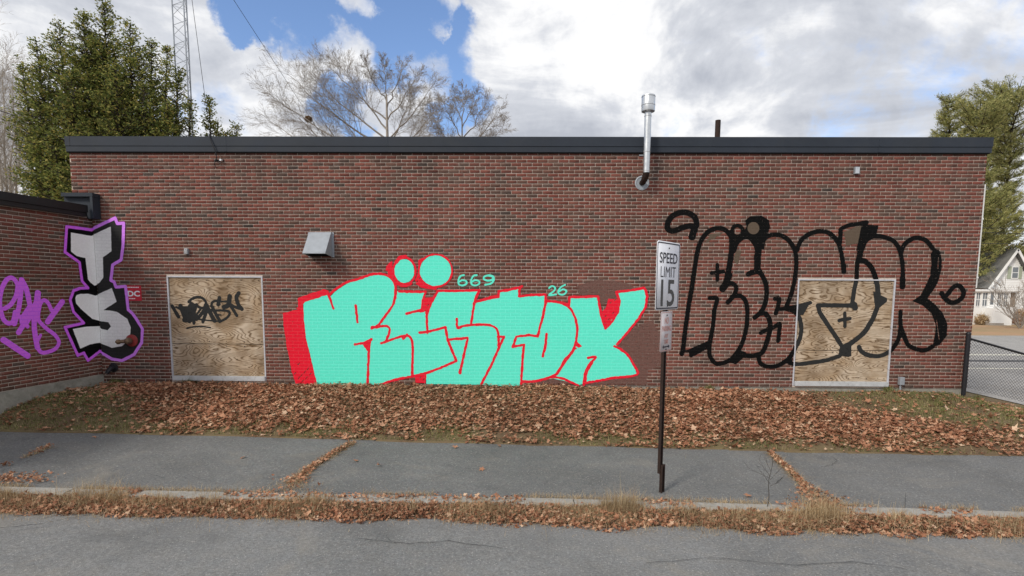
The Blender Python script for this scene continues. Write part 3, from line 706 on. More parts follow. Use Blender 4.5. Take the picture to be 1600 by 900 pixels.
R_ = 1.95
red = [([(470, 470), (488, 465), (508, 458)], 3.2), ([(512, 456), (517, 470), (521, 482)], R_), ([(515, 461), (522, 454), (540, 442), (560, 436), (584, 428), (604, 430), (615, 439), (618.5, 451), (615, 474), (603, 492), (591, 508), (581, 513)], R_),
 ([(581, 511), (590, 511), (597, 509.5), (606, 510), (609, 517), (603, 534)], R_), ([(596, 536), (603, 534), (616, 529), (631, 524.5), (639, 525), (644, 533), (645, 551), (644, 588)], R_), ([(630, 529), (636, 523)], R_),
 ([(556, 477), (557.5, 490), (558.6, 503)], R_), ([(555, 538), (562, 537), (571, 535), (580.5, 530)], R_), ([(578, 532), (576, 560), (574.5, 600)], R_),
 ([(597, 600), (620, 592.5), (644, 588), (666, 583)], R_), ([(666, 583), (690, 574), (713, 564), (706, 547), (699.5, 530.6), (696, 511.5), (669, 518), (656, 519.6)], R_, False),
 ([(668, 520), (667, 500), (668, 488), (673, 475), (684, 455)], R_), ([(635, 490), (652, 486), (659, 484), (661, 470), (665, 456), (624, 455.5)], R_, False),
 ([(685, 454.5), (715, 454.5), (749, 453.5), (745, 462), (741, 474), (736, 507)], R_, False), ([(714, 498), (715, 512), (725, 509), (749.6, 507), (767, 508.6), (776.5, 515), (779, 530), (779, 540)], R_),
 ([(778, 526), (787, 526)], R_), ([(787, 527), (779, 545), (770, 565), (762, 581), (752, 601)], R_), ([(700, 530.5), (715, 529.5), (731, 528), (725, 554), (719, 581)], R_, False), ([(719, 578), (719, 582)], 2.6),
 ([(742, 472), (760, 467), (779, 464), (779, 455), (795, 453), (812, 449), (811, 463), (830, 461), (852, 460), (853, 470), (848, 495), (840, 525.6), (826.7, 523.5), (806.7, 526), (801, 542), (819, 538.5), (817, 555), (815.5, 580), (814, 601)], R_, False), ([(766, 465), (778, 463)], 2.6), ([(812, 449), (815, 447)], R_),
 ([(853, 470), (871, 472), (882, 476), (890, 481), (898, 495), (902, 514), (900, 532), (894, 549), (882, 563), (873, 580), (862, 588), (836, 595.6), (815.5, 596)], R_), ([(854, 522), (852, 540), (848, 556.5)], R_),
 ([(889, 478), (890, 464), (912, 464), (934, 463), (939, 492), (946, 513)], R_, False), ([(946, 513), (957, 501), (965, 488), (968, 470), (963, 456), (985, 454), (1006, 450), (1009, 454), (1011, 463), (1009, 479), (997, 499), (980, 520), (964, 538)], R_, False),
 ([(960, 541), (970, 546), (981, 555), (990, 570), (994.5, 585.5), (955, 591), (912, 599)], R_), ([(919, 559), (931, 558), (922, 568), (914.5, 582), (912, 601)], R_), ([(925, 566), (917, 580), (914, 596)], R_),
 ([(862, 589), (878, 591), (890, 596), (903, 602)], R_), ([(870, 584), (884, 563), (896, 547)], 2.3),
 (ell(632, 423.5, 17.3, 20.8)+[(649.3, 423.5)], 1.7), (ell(680.5, 423, 26, 25.5)+[(706.5, 423)], 1.5), ([(620, 409), (625, 403), (633, 401.5)], 3.), ([(618, 437), (624, 444), (633, 446), (642, 443)], 2.6), ([(655, 440), (664, 448), (680, 450)], 2.6), ([(604, 422), (606, 415), (612, 410)], 1.4)]
redp = [[(442,490),(466,480),(466,466),(473,463),(505,452),(513,454),(512,459),(478,468),(474,475),(475,500),(478,527),(484,551),(489,573),(496,601),(462,599),(456,580),(449,545),(444,515)],
 [(580,530),(566,537),(574,548),(577,545)], [(662,466),(678,464),(672,480),(668,490),(666,494),(664,488),(656,488)], [(606,418),(613,410),(613,426),(618,437),(606,430)],
 [(649,436),(654,425),(654,407),(662,401),(657,413),(656,428),(662,441),(672,450),(660,450),(650,444)], [(648,586),(667,583),(665,599),(649,598)], [(900,532),(909,541),(893,550)], [(874,470),(890,474),(889,481)],
 [(950,467),(967,467),(967,480),(962,492),(948,509),(940,492),(942,485),(946,482)]]
redsub = [([(449, 487), (457, 484), (464, 483)], 1.1), ([(905, 545), (900, 542)], .9)]
for (a, b) in ((466, 592), (470, 588), (475, 583), (480, 578), (472, 597), (478, 592), (484, 586), (460, 585), (466, 570)): redsub.append(([(a, b), (a+2.6, b-3.4)], .55))
for i in range(16): redsub.append(([(random.uniform(449, 474), random.uniform(497, 575))]*2, .62, False))
for (a, b) in ((945, 495), (950, 500), (957, 490), (953, 474), (960, 470), (655, 436), (651, 441), (659, 432), (656, 591), (661, 594), (668, 478), (663, 488)): redsub.append(([(a, b), (a+2, b-2.4)], .55))
paint('outline', tg, RED, red, redp, to_main, L0+DL*1.2, cell=.0095, wob=.0065, seed=8, sub=(redsub, []))

B_ = 3.3
blk = [([(1082,371),(1083,362),(1088,352),(1086,341),(1078,334),(1067,331.5),(1053,336),(1044,346),(1043,357),(1052,361),(1065,356),(1078,353),(1086,357)], 4.2), ([(1081,370),(1085,358)], 5.2),
 ([(1141,368),(1138,364),(1131,358),(1122,356.5),(1113,358.5),(1104,364),(1096,375),(1090,391),(1085,421),(1080.6,451),(1076,476),(1073,497),(1070,520),(1067,546),(1065,553)], 3.5),
 ([(1141,364),(1143.5,378),(1143,391),(1140,412),(1136.7,430),(1131,450)], 4.2), ([(1130,449),(1129,451)], 5.2), ([(1140,430),(1131,450)], 4.2),
 ([(1146,392),(1149,383),(1154,376),(1160,371),(1167,369.5),(1174,373),(1180,381),(1183.8,393),(1184.7,405),(1182,421)], 3.8), ([(1169,428),(1178,425),(1187,424)], 4.), ([(1183,400),(1183,420)], 4.8),
 ([(1131,451),(1137,444),(1144,442.7),(1150,449),(1148,459),(1142,467),(1137,472)], 3.4),
 ([(1143,464),(1150,462),(1158,463),(1164,469),(1167,480),(1167.4,497),(1165,517),(1159,537),(1151,551),(1141,562),(1128,567.5),(1118,567.5),(1111,560),(1108,549),(1110,530),(1113.8,509),(1116,485),(1120,467),(1109,465.5)], B_),
 ([(1120.7,414),(1120.7,437.5)], 2.8), ([(1112,426.5),(1130,424)], 2.8), (ell(1152, 361, 8.2, 8.6)+[(1160.2, 361)], 2.9),
 ([(1196,371),(1202,368),(1213,366.7),(1225,370),(1235,379),(1242,392),(1244,410),(1242,433),(1237,456),(1232,470),(1228,480)], B_), ([(1196,369),(1187,380),(1184,397),(1183,421)], 5.),
 ([(1184,424),(1191,431),(1197,447),(1197,466),(1193,480),(1187,489),(1179,496)], 3.6), ([(1188,490),(1196,490),(1202,500),(1203,513),(1199,531),(1192,549),(1184,554),(1171,556),(1157,554)], 3.7),
 ([(1185,556),(1187,566),(1193,571),(1203,573),(1218,570),(1232,560),(1242,545),(1249,530),(1252,515),(1249,497),(1241,487),(1230,483)], B_),
 ([(1211,467),(1217,467),(1215,480),(1212,489)], B_), ([(1213,483.5),(1228,482),(1241,479),(1252,477),(1266,473)], 2.8),
 ([(1188.5,520),(1199,514.5),(1209,511),(1218,505.5),(1217,518),(1215.6,533)], 3.1),
 ([(1245,391),(1250,378),(1260,368),(1273,362.5),(1287,361.7),(1298,366),(1308,377),(1313,390),(1316,405),(1318,424)], B_), ([(1318,415),(1318,424)], 3.8),
 ([(1312,380),(1313,368),(1314,358),(1325,352.5),(1340,350),(1354,347.5)], 3.1), ([(1352,350),(1347,372),(1343,393),(1339,413),(1338,435),(1334,457),(1332,472),(1332,478)], B_), ([(1351,352),(1347,372),(1343,390)], 4.8),
 ([(1344,400),(1347,388),(1353,376),(1362,370),(1372,369),(1384,371),(1396,377),(1405,390),(1410,415),(1410,447)], B_), ([(1410,435),(1410,448)], 4.2),
 ([(1407,399),(1410,388),(1416,379),(1430,371.5),(1446,375.5),(1457,388)], B_),
 ([(1457,541),(1448,546),(1438,547),(1420,540),(1412,524),(1407,508),(1406.7,487)], B_), ([(1406.7,512),(1403,531),(1391,548),(1375,556),(1356,554.7),(1346,549),(1342,542)], B_),
 ([(1342,407),(1352,408.5),(1361,418),(1367,432),(1371,450),(1372,473),(1364,497),(1351,518),(1339,529),(1328,537),(1318,542)], 3.8),
 ([(1335,480),(1331,477.5),(1305,477),(1278,477),(1281,489),(1299.4,516.5),(1317,543)], B_, False), ([(1335,476),(1336,481)], 4.2),
 ([(1312,556),(1291,562.7),(1265,567),(1243,569),(1234,567)], 3.1), ([(1320,489),(1320,510)], 2.6), ([(1311,500.5),(1328,497.7)], 2.6),
 ([(1471,458),(1478,468),(1489,473),(1502,466),(1505,455),(1497,446),(1488,450),(1480,460),(1474,464)], 3.5)]
blkp = [[(1067,549.5),(1107.5,532),(1108,543),(1079.5,559),(1076.5,557),(1076,550)], [(1139,566),(1155,547),(1166,550),(1160,560),(1150,569)], [(1147,372),(1150,364),(1160,366),(1166,355),(1164,345),(1172,338),(1190,337),(1201,344),(1203,356),(1198,368),(1193,390),(1181,385),(1172,373),(1160,374),(1152,380)],
 [(1220,567),(1238,552),(1238,569)], [(1244,477),(1267,471),(1255,492),(1246,492),(1236,482)], [(1351,351),(1372,352),(1370,364),(1357,372),(1349,388)], [(1364,455),(1386,466),(1386,471),(1368,486)],
 [(1312,543),(1330,540),(1330,556),(1325,558),(1310,555)],
 [(1459,387),(1469,393),(1471,406),(1471,420),(1467,435),(1462,447),(1449,466),(1462,477),(1472,488),(1480,506),(1479,524),(1468,539),(1457,541),(1461,520),(1462,508),(1455,489),(1441,477),(1425,470),(1438,461),(1446,446),(1453,430),(1455,415),(1454,398)]]
blks = ([([(1466, 402), (1465, 420)], .6), ([(1463, 500), (1467, 530)], .6), ([(1459, 505), (1459, 520)], .5)], [ell(1152, 361, 5.4, 5.6), ell(1177, 356.5, 9.3, 9.6), ell(1496, 459, 5.2, 2.4), ell(1065, 345, 1, 1)])
paint('graffiti', bld, BLACK, blk, blkp, to_main, L0, wob=.004, clip=('out', WR), sub=blks, seed=12, label='thin black outline letters RESTOX round the right window')
to_board = lambda p: to_main(p, -.018)
paint('graffiti', winR, BOARDK, blk, blkp, to_board, -.0155, wob=.004, clip=('in', (WR[0]+.028, WR[1]-.028, WR[2]+.1, WR[3]-.028)), seed=12)
t1 = [([(269,478),(279,495)], 3.2), ([(282,478),(291,501)], 4), ([(288,500),(297,478)], 4), ([(276,480),(286,484),(300,478)], 2.2), ([(296,502),(303,478)], 4), ([(300,500),(307,476)], 3), ([(290,502),(300,501),(314,482)], 2), ([(295,471),(302,466),(310,464),(318,467),(322,474),(318,481),(309,479),(300,474),(295,472)], 2.4),
 ([(303,505),(304,488)], 2.8), ([(307,499),(316,489),(324,477)], 3.2), ([(322,477),(328,488),(335,501)], 4), ([(317,503),(325,480)], 3), ([(306,498),(320,500),(330,501),(345,502)], 1.6), ([(344,502),(338,492),(332,480)], 3), ([(330,478),(332,472),(339,470),(343,475)], 2.2), ([(341,476),(343,465)], 3.4),
 ([(330,485),(345,485),(356,486),(359,490),(354,497),(343,503)], 2.2), ([(336,492),(345,492)], 1.4), ([(346,471),(357,471)], 1.8), ([(350,480),(357,476),(359,463)], 4.2), ([(360,477),(370,493)], 3), ([(358,474),(366,479),(374,482)], 2.6), ([(373,458),(369.5,465),(372,475),(378,483)], 3.6), ([(367,480),(380,483)], 1.2), ([(292,513),(300,511),(315,510),(329,512)], 1.4)]
t1 = [(s_[0], s_[1]*.84) for s_ in t1]
paint('graffiti', winL, BOARDK, t1, [[(283, 478), (300, 479), (306, 500), (291, 502)]], to_board, -.0155, cell=.008, wob=.003, seed=14, clip=('in', (WL[0]+.028, WL[1]-.028, 1., 2.)))

# corner piece: T over S, wrapping from the wing on to the tall wall
ts_out = [(103.3,354),(123,356.5),(142,359.3),(161,350),(180.7,340.7),(184,349.5),(194,348.7),(192.7,386),(190,406),(176.7,414),(174,438),(179,440.5),(182,448.7),(196.7,447.3),(199,465),(201,484),(207,489),(213,497),(223.3,514),(222,535.3),(210,554),(191.3,563.3),(175.3,560.7),(155.3,548.7),(136.7,563.3),(130,551.3),(120.7,555.3),(100.7,511.3),(130,504.7),(114,487.3),(108.7,468.7),(114,454),(124,450.5),(136.7,450),(127.3,439.3),(123.3,410),(100.7,394)]
ts_T = [(110,363.3),(142,368.7),(174,354),(174.8,392.7),(161.5,402),(162,434),(156,442),(147.3,446.5),(141,442),(136.7,436.7),(132.7,403.3),(119,400),(110,392.7)]
ts_S = [(124.7,459.3),(137,459),(148.7,462),(175.3,450),(182.8,471.3),(162,484.7),(172,485),(183.3,487.3),(199.3,498),(205,511.3),(204,522),(202,530),(191.3,540.7),(175.3,543.3),(155.3,535.3),(140,538),(124.7,544.7),(112.7,514),(134,510.5),(155.3,509.5),(159.3,514),(168.7,515.9),(174,510),(170,503.3),(155.3,501.5),(143.3,498),(124.7,482),(118,474),(116.7,466),(119,461)]
for par, conv, sc_, cl_, mats, zl in ((bld, to_main, 1/79.5, ('x>', CX+.012), (BLKLIT, WHT, PURLIT), 0), (wing, to_wing, 1/86., ('x<', -.012), (BLKW, WHTW, PUR), 0)):
    g = paint('graffiti', par, mats[0], [], [ts_out], conv, .0098, wob=.002, clip=cl_, sc=sc_, seed=21, label='letters T and S in white on black, wrapping the inside corner')
    paint('letter_fill', g, mats[1], [], [ts_T, ts_S], conv, .0098+DL, wob=.002, cell=.009, clip=cl_, sc=sc_, seed=22)
    paint('outline', g, mats[2], [(ts_out+[ts_out[0]], 2.3, False)], [], conv, .0098+2*DL, wob=.002, cell=.009, clip=cl_, sc=sc_, seed=23)
pt = [([(7,482),(16,476),(24,463),(27,446),(20,435),(11,436),(3.5,448),(0,461),(-1,475),(1,487.5),(5,499),(12,505),(19,504)], 3.4), ([(19,504),(21,497),(23,487)], 3.), ([(33,438),(32,455),(29,480),(22,506)], 3.8), ([(33,437),(40,450),(44,466),(46,480),(40,500),(28.5,519.5)], 4.), ([(31,495),(42.5,510)], 3.2),
 ([(58.7,458),(57,472),(49,488),(40,503)], 5.), ([(57,468),(54,491),(53,509),(55,527),(58,543)], 4.2), ([(58,543),(64,550.5),(75,549.8),(87,544),(91.6,534),(85,523),(73,514),(61,502),(59,492),(61,480),(64,472),(69,469),(75,474),(80,485)], 3.2), ([(97,471.5),(84,489),(74,502.7)], 4.6), ([(63,523.5),(57.8,534)], 2.4), ([(5,531),(42.7,556)], 4.6)]
paint('graffiti', wing, PUR, pt, [[(30,496),(47,470),(52,480),(43,505),(30,506)]], to_wing, L0, wob=.002, cell=.009, sc=1/92., seed=25, label='loose purple handwritten tag with an underline stroke')

# ================================================================== THINGS ON THE WALL
zax = (0, -1, 0)
fl = onY(1003, 286, 0)
fx_, fz_ = fl[0], fl[2]
flue = MB().cyl((fx_+.02, -.26, 4.07), (fx_+.02, -.26, 5.16), .061, n=28).build('flue_pipe', GALV, bld, smooth=True)
flue.data.name = 'flue_pipe'
MB().lathe([(.132, 0), (.134, .010), (.112, .016), (.100, .006), (.075, .004)], (fx_, -.003, fz_), zax, 30).build('wall_collar', GALV2, flue, smooth=True)
MB().tube([(fx_, -.005, fz_+.0), (fx_+.003, -.10, fz_+.005), (fx_+.01, -.20, fz_+.05), (fx_+.018, -.25, fz_+.12), (fx_+.02, -.26, 4.075)], [.052, .055, .060, .062, .0635], 18).build('elbow', RUSTY, flue, smooth=True)
MB().lathe([(.072, 0), (.118, .02), (.121, .03), (.121, .29), (.116, .30), (.1, .305)], (fx_+.02, -.26, 5.13), (0, 0, 1), 30).build('rain_cap', GALV, flue, smooth=True)
mb = MB(); mb.lathe([(.123, 0), (.126, .006), (.123, .012)], (fx_+.02, -.26, 5.25), (0, 0, 1), 30).lathe([(.123, 0), (.126, .006), (.123, .012)], (fx_+.02, -.26, 5.40), (0, 0, 1), 30).build('cap_rim', GALV, flue, smooth=True)
for zz in (4.09, 4.43, 5.06): MB().lathe([(.0615, 0), (.0655, .005), (.0655, .018), (.0615, .023)], (fx_+.02, -.26, zz), (0, 0, 1), 28).build('pipe_band', GALV, flue, smooth=True)
MB().box((fx_+.02, -.13, 4.44), (.012, .24, .03)).box((fx_+.02, -.012, 4.44), (.18, .012, .03)).build('wall_bracket', GALV2, flue)
v0, v1 = onY(483, 363, 0), onY(522, 402, 0)
hx0, hx1, hz1, hz0 = v0[0]+.02, v1[0]-.03, v0[2], v1[2]
mb = MB(); t_ = .008; pr = .40
mb.prism([(-.004, hz1), (-.05, hz1), (-pr, hz0+.06), (-pr, hz0+.045), (-.05, hz1-.016), (-.004, hz1-.012)], hx0, hx1)
vent = mb.build('vent_hood', GALV2, bld)
for xx in (hx0-.001, hx1+.001): MB().prism([(-.004, hz1-.001), (-.049, hz1-.001), (-pr+.001, hz0+.058), (-pr+.001, hz0+.046), (-.004, hz0)], xx-.003, xx+.003).build('side_cheek', GALV2, vent)
MB().box((hx1+.022, -.006, (hz0+hz1)/2), (.035, .010, hz1-hz0)).box((hx0-.022, -.006, (hz0+hz1)/2), (.035, .010, hz1-hz0)).build('flange', GALV2, vent)
MB().box(((hx0+hx1)/2, -.012, (hz0+hz1)/2-.01), (hx1-hx0-.02, .010, hz1-hz0-.06)).build('vent_opening', DARK, vent)
for k in range(4): MB().box(((hx0+hx1)/2, -.06-k*.07, hz0+.03+k*.012), (hx1-hx0-.02, .05, .004), rot=Matrix.Rotation(.5, 4, 'X')).build('louvre_blade', BLKM, vent)
def small_box(px, py, w, h, name, label):
    q = onY(px, py, 0); o = MB().box((q[0], -.028, q[2]), (w, .056, h), .006).build(name, GALV2, bld, label=label)
    MB().box((q[0], -.059, q[2]), (w*.86, .005, h*.86), .001).build('cover_plate', GALV, o); MB().cyl((q[0], -.0615, q[2]+h*.3), (q[0], -.064, q[2]+h*.3), .005, n=8).build('screw', BLKM, o)
small_box(293, 393, .07, .11, 'junction_box', 'small grey box left of the vent hood')
small_box(1337, 267, .085, .13, 'junction_box', 'small grey box high on the right of the wall')
q = onY(1406, 598, 0)
o = MB().box((q[0], -.035, q[2]+.04), (.09, .07, .15), .006).build('outlet_box', GALV2, bld, label='grey outlet box low on the wall right of the window'); MB().cyl((q[0]-.01, -.035, -.05), (q[0]-.01, -.035, q[2]-.03), .017, n=14).build('conduit', GALV2, o, smooth=True)
# service cable: insulator, bracket and drooping wires over the fascia
q = onY(343, 251, 0)
o = MB().box((q[0], -.012, q[2]), (.17, .012, .03)).cyl((q[0]-.03, -.01, q[2]+.0), (q[0]-.03, -.09, q[2]), .012, n=10).build('cable_bracket', BLKM, bld, label='rusty cable bracket with hanging wires under the fascia')
MB().lathe([(.018, 0), (.026, .01), (.016, .025), (.026, .04), (.018, .05)], (q[0]+.05, -.02, q[2]+.0), (0, -1, 0), 14).build('insulator', GALV, o, smooth=True)
MB().tube([(q[0]-.17, .02, 4.80), (q[0]-.13, -.075, 4.775), (q[0]-.09, -.10, 4.66), (q[0]-.03, -.09, 4.50), (q[0]+.0, -.09, 4.38), (q[0]-.03, -.04, q[2])], .009, 6).build('cable', BLKM, o, smooth=True)
MB().tube([(q[0]-.03, -.08, q[2]), (q[0]-.07, -.05, q[2]-.06), (q[0]-.08, -.012, q[2]-.13)], .007, 6).tube([(q[0]+.05, -.06, q[2]), (q[0]+.02, -.06, q[2]-.035), (q[0]-.03, -.06, q[2]-.01)], .005, 6).build('cable', BLKM, o, smooth=True)
# roof pipe
q = onY(1122, 188, 3.)
o = MB().cyl((q[0], 3, 4.5), (q[0], 3, q[2]), .063, n=18).build('roof_pipe', RUSTY, bld, smooth=True, label='short dark vent pipe standing on the roof'); MB().cyl((q[0], 3, 4.63), (q[0], 3, 4.70), .10, .07, 18).build('pipe_boot', DARK, o, smooth=True)
# downspout at the right corner
q = onY(1544, 288, .06)
o = MB().box((XR+.036, .075, (q[2]+2.0)/2), (.056, .05, q[2]-2.0), .006).build('downspout', WHITE, bld, label='white downspout on the right corner of the wall')
for zz in (2.2, 3.3): MB().box((XR+.038, .072, zz), (.064, .06, .035), .003).build('pipe_strap', WHITE, o)
# fire department sign and connection
a, b = onY(190, 446, 0), onY(222, 470, 0); sw, sh = b[0]-a[0], a[2]-b[2]; sx_, sz_ = (a[0]+b[0])/2, (a[2]+b[2])/2
fs = MB().box((sx_, -.0045, sz_), (sw, .003, sh)).build('fire_connection_sign', FDCR, bld, label='small red sign reading FDC')
rot = (math.pi/2, 0, 0)
text_mesh('lettering', 'FDC', sw*.84, sh*.38, SIGNW, fs, (sx_, -.0066, sz_-.01), rot, .035)
for zz, ww in ((sz_+sh*.38, .86), (sz_-sh*.36, .3)):
    mb = MB(); x_ = sx_-sw*ww/2
    while x_ < sx_+sw*ww/2-.02:
        w_ = random.uniform(.016, .03); mb.box((x_+w_/2, -.0066, zz), (w_, .0008, .018)); x_ += w_+.008
    mb.build('small_print', SIGNW, fs)
q = onY(207, 532, 0)
fd = MB().lathe([(.118, 0), (.12, .012), (.105, .022), (.05, .03), (0, .03)], (q[0], -.013, q[2]), zax, 30).build('fire_hose_connection', REDM, bld, smooth=True, label='red and brass fire hose connection beside the S')
MB().lathe([(.05, 0), (.062, .03), (.066, .07), (.05, .12), (0, .135)], (q[0]-.01, -.04, q[2]), zax, 22).build('valve_body', BRASS, fd, smooth=True)
MB().tube([(q[0]-.01, -.10, q[2]), (q[0]-.09, -.13, q[2]-.005), (q[0]-.16, -.145, q[2]-.012)], [.042, .034, .036], 16).build('hose_inlet', BRASS, fd, smooth=True)
MB().lathe([(.044, 0), (.048, .01), (.048, .045), (.04, .05), (.018, .052), (.018, .075), (0, .078)], (q[0]-.15, -.143, q[2]-.012), (-1, -.15, -.05), 20).build('inlet_cap', BRASS, fd, smooth=True)
q = onY(178, 574, 0)
o = MB().lathe([(.09, 0), (.092, .01), (.065, .018), (.05, .02), (.048, -.002)], (q[0], -.006, q[2]), zax, 26).build('drain_outlet', BLKM, bld, smooth=True, label='dark round pipe outlet low in the inside corner')
MB().tube([(q[0], -.0, q[2]), (q[0], -.09, q[2]-.01), (q[0]-.02, -.14, q[2]-.06), (q[0]-.03, -.15, q[2]-.1)], [.045, .045, .04, .038], 16).build('pipe_elbow', BLKM, o, smooth=True)
MB().lathe([(.03, 0), (.036, .01), (.036, .05), (0, .052)], (q[0]-.065, -.05, q[2]-.07), (-.2, -1, -.2), 16).build('pipe_cap', GALV2, o, smooth=True)
# ================================================================== STREET SIGN
pb = onZ(1031, 768, float(zpv(1.6))); sx, sy, sz = pb[0], pb[1], float(zpv(pb[0]))
pole = empty('street_sign', (sx, sy, sz), label='speed limit 15 sign above a no parking sign on a rusty post at the kerb', cat='street sign')
SA = math.atan2(.777, .629)                      # the plate turns away from the street: its left edge is nearer
Mz = Matrix.Rotation(SA, 4, 'Z')
def chan(mb, z0, z1, w, d, t_, off=0.):
    for (cx_, cy_, a, b) in ((0, off+d/2, w*.5, t_), (-w*.3, off, t_, d), (w*.3, off, t_, d), (-w*.42, off-d/2, w*.28, t_), (w*.42, off-d/2, w*.28, t_)):
        mb.box(Mz @ Vector((cx_, cy_, (z0+z1)/2)), (a, b, z1-z0), rot=Mz)
ph = 2.86
mb = MB(); chan(mb, .22, ph, .066, .034, .006, .012); mb.build('post', RUSTY, pole)
mb = MB(); chan(mb, -.25, .33, .070, .036, .006, -.030+.012); mb.build('post_base', RUSTY, pole)
def plate(name, w, h, zc, mat, border, bmat, r_=.035, yoff=-.012, t_=.003):
    """rounded rectangle plate facing local -Y after the turn"""
    def rr(w, h, r, y):
        P = []
        for cx_, cz_, a0 in ((w/2-r, h/2-r, 0), (-w/2+r, h/2-r, 90), (-w/2+r, -h/2+r, 180), (w/2-r, -h/2+r, 270)):
            for k in range(6): a = math.radians(a0+18*k); P.append((cx_+r*math.cos(a), y, zc+cz_+r*math.sin(a)))
        return P
    V = rr(w, h, r_, yoff)+rr(w, h, r_, yoff-t_); n = 24
    Fc = [tuple(range(n))[::-1], tuple(range(n, 2*n))]+[(i, (i+1) % n, n+(i+1) % n, n+i) for i in range(n)]
    o = link(name, mesh_np(name, V, Fc), mat, pole); o.rotation_euler = (0, 0, SA)
    if border:
        i0, i1 = border; A = rr(w-2*i0, h-2*i0, r_*.8, yoff-t_-.0012); B = rr(w-2*i1, h-2*i1, r_*.65, yoff-t_-.0012)
        bo = link('border', mesh_np('border', A+B, [(i, (i+1) % n, n+(i+1) % n, n+i) for i in range(n)]), bmat, o)
    return o
PY = -.012
zs_c = 2.475-.378-sz-.0; 
sp = plate('speed_limit_sign', .61, .762, zs_c, SIGNW, (.012, .026), SIGNK, yoff=PY)
np_ = plate('no_parking_sign', .305, .457, zs_c-.381-.018-.2285, SIGNP, (.008, .014), SIGNR, .02, yoff=PY)
rot = (math.pi/2, 0, 0); yy = PY-.0055
text_mesh('lettering', 'SPEED', .47, .118, SIGNK, sp, (0, yy, zs_c+.20), rot, .012)
text_mesh('lettering', 'LIMIT', .40, .118, SIGNK, sp, (0, yy, zs_c+.045), rot, -.004)
text_mesh('lettering', '15', .36, .30, SIGNG, sp, (0, yy, zs_c-.19), rot, .010)
zn = zs_c-.381-.018-.2285
text_mesh('lettering', 'NO', .105, .075, SIGNR, np_, (0, yy, zn+.125), rot, .02)
text_mesh('lettering', 'PARKING', .235, .062, SIGNR, np_, (0, yy, zn+.035), rot, .02)
text_mesh('lettering', 'ANY', .10, .05, SIGNR, np_, (0, yy, zn-.05), rot, .01)
text_mesh('lettering', 'TIME', .12, .05, SIGNR, np_, (0, yy, zn-.115), rot, .01)
mb = MB(); mb.box((0, yy, zn-.175), (.13, .001, .014))
for s_ in (-1, 1):
    vs = [mb.bm.verts.new((s_*.06, yy, zn-.175+.022)), mb.bm.verts.new((s_*.095, yy, zn-.175)), mb.bm.verts.new((s_*.06, yy, zn-.175-.022))]; mb.bm.faces.new(vs)
mb.build('arrow', SIGNK, np_)
for (pl, zz) in ((sp, zs_c+.31), (sp, zs_c-.335), (np_, zn+.185), (np_, zn-.205)):
    MB().cyl((0, PY-.003, zz), (0, PY-.010, zz), .009, n=8).build('bolt', BLKM, pl)

# ================================================================== FENCE
f0 = onY(1506, 605, -.10); ftop = onY(1506, 517, -.10)[2]
fence = empty('chain_link_fence', (f0[0], -.1, f0[2]-.02), label='black chain link fence with top rail running down from the corner', cat='fence')
fl_ = lambda x_, y_, z_: (x_-f0[0], y_+.1, z_-f0[2]+.02)
z_top = lambda x_: 1.075-.277*(x_-f0[0]) if x_ < f0[0]+2.2 else 1.075-.277*2.2-.02*(x_-f0[0]-2.2)
z_bot = lambda x_: .10-.250*(x_-f0[0]) if x_ < f0[0]+2.2 else .10-.55-.02*(x_-f0[0]-2.2)
yf = lambda x_: -.10-.02*(x_-f0[0])
for i, xx in enumerate((f0[0], f0[0]+2.2, f0[0]+4.6, f0[0]+7.0)):
    r_ = .038 if i == 0 else .03
    MB().cyl(fl_(xx, yf(xx), z_bot(xx)-.4), fl_(xx, yf(xx), z_top(xx)+.055), r_, n=16).lathe([(r_+.006, 0), (r_+.006, .02), (r_*.6, .05), (0, .055)], fl_(xx, yf(xx), z_top(xx)+.05), (0, 0, 1), 16).build('post', BLKM, fence, smooth=True)
for a, b in ((0, 2.2), (2.2, 4.6), (4.6, 7.0)):
    A, B = f0[0]+a, f0[0]+b; MB().cyl(fl_(A, yf(A), z_top(A)-.02), fl_(B, yf(B), z_top(B)-.02), .021, n=12).build('top_rail', BLKM, fence, smooth=True)
# woven mesh: zigzag wires of 5.5 cm diamonds, one part as it cannot be counted
V = []; Fc = []; pitch = .055; wr = .0032; MESHW = simple('mesh_wire_vinyl', (.10, .10, .115), .5, .1, bmp=0)
def wire(a, b):
    a = np.array(a); b = np.array(b); d = b-a; d = d/np.linalg.norm(d); u = np.cross(d, (0, 1, 0)); u /= np.linalg.norm(u); w = np.array((0, 1., 0)); n = len(V)
    for p in (a, b):
        for k in range(3): V.append(tuple(p+(u*math.cos(k*2.094)+w*math.sin(k*2.094))*wr))
    for k in range(3): Fc.append((n+k, n+(k+1) % 3, n+3+(k+1) % 3, n+3+k))
x_ = f0[0]-.0; H_ = .98
for s in (-1, 1):
    xs_ = f0[0]-1.1
    while xs_ < f0[0]+7.0+1.1:
        pa, pbb = xs_, xs_+s*H_*.95; ta, tb = 0., 1.
        lo, hi = f0[0], f0[0]+7.0; dx = pbb-pa
        t0, t1 = sorted(((lo-pa)/dx, (hi-pa)/dx)); ta, tb = max(0, t0), min(1, t1)
        if tb > ta+.01:
            pts = []
            for t in (ta, (ta+tb)/2, tb):
                X_ = pa+dx*t; pts.append(fl_(X_, yf(X_)+.012+s*.002, z_bot(X_)+.02+t*(z_top(X_)-.03-z_bot(X_)-.02)))
            wire(pts[0], pts[1]); wire(pts[1], pts[2])
        xs_ += pitch*1.15
link('chain_mesh', mesh_np('chain_mesh', V, Fc), MESHW, fence, kind='stuff')

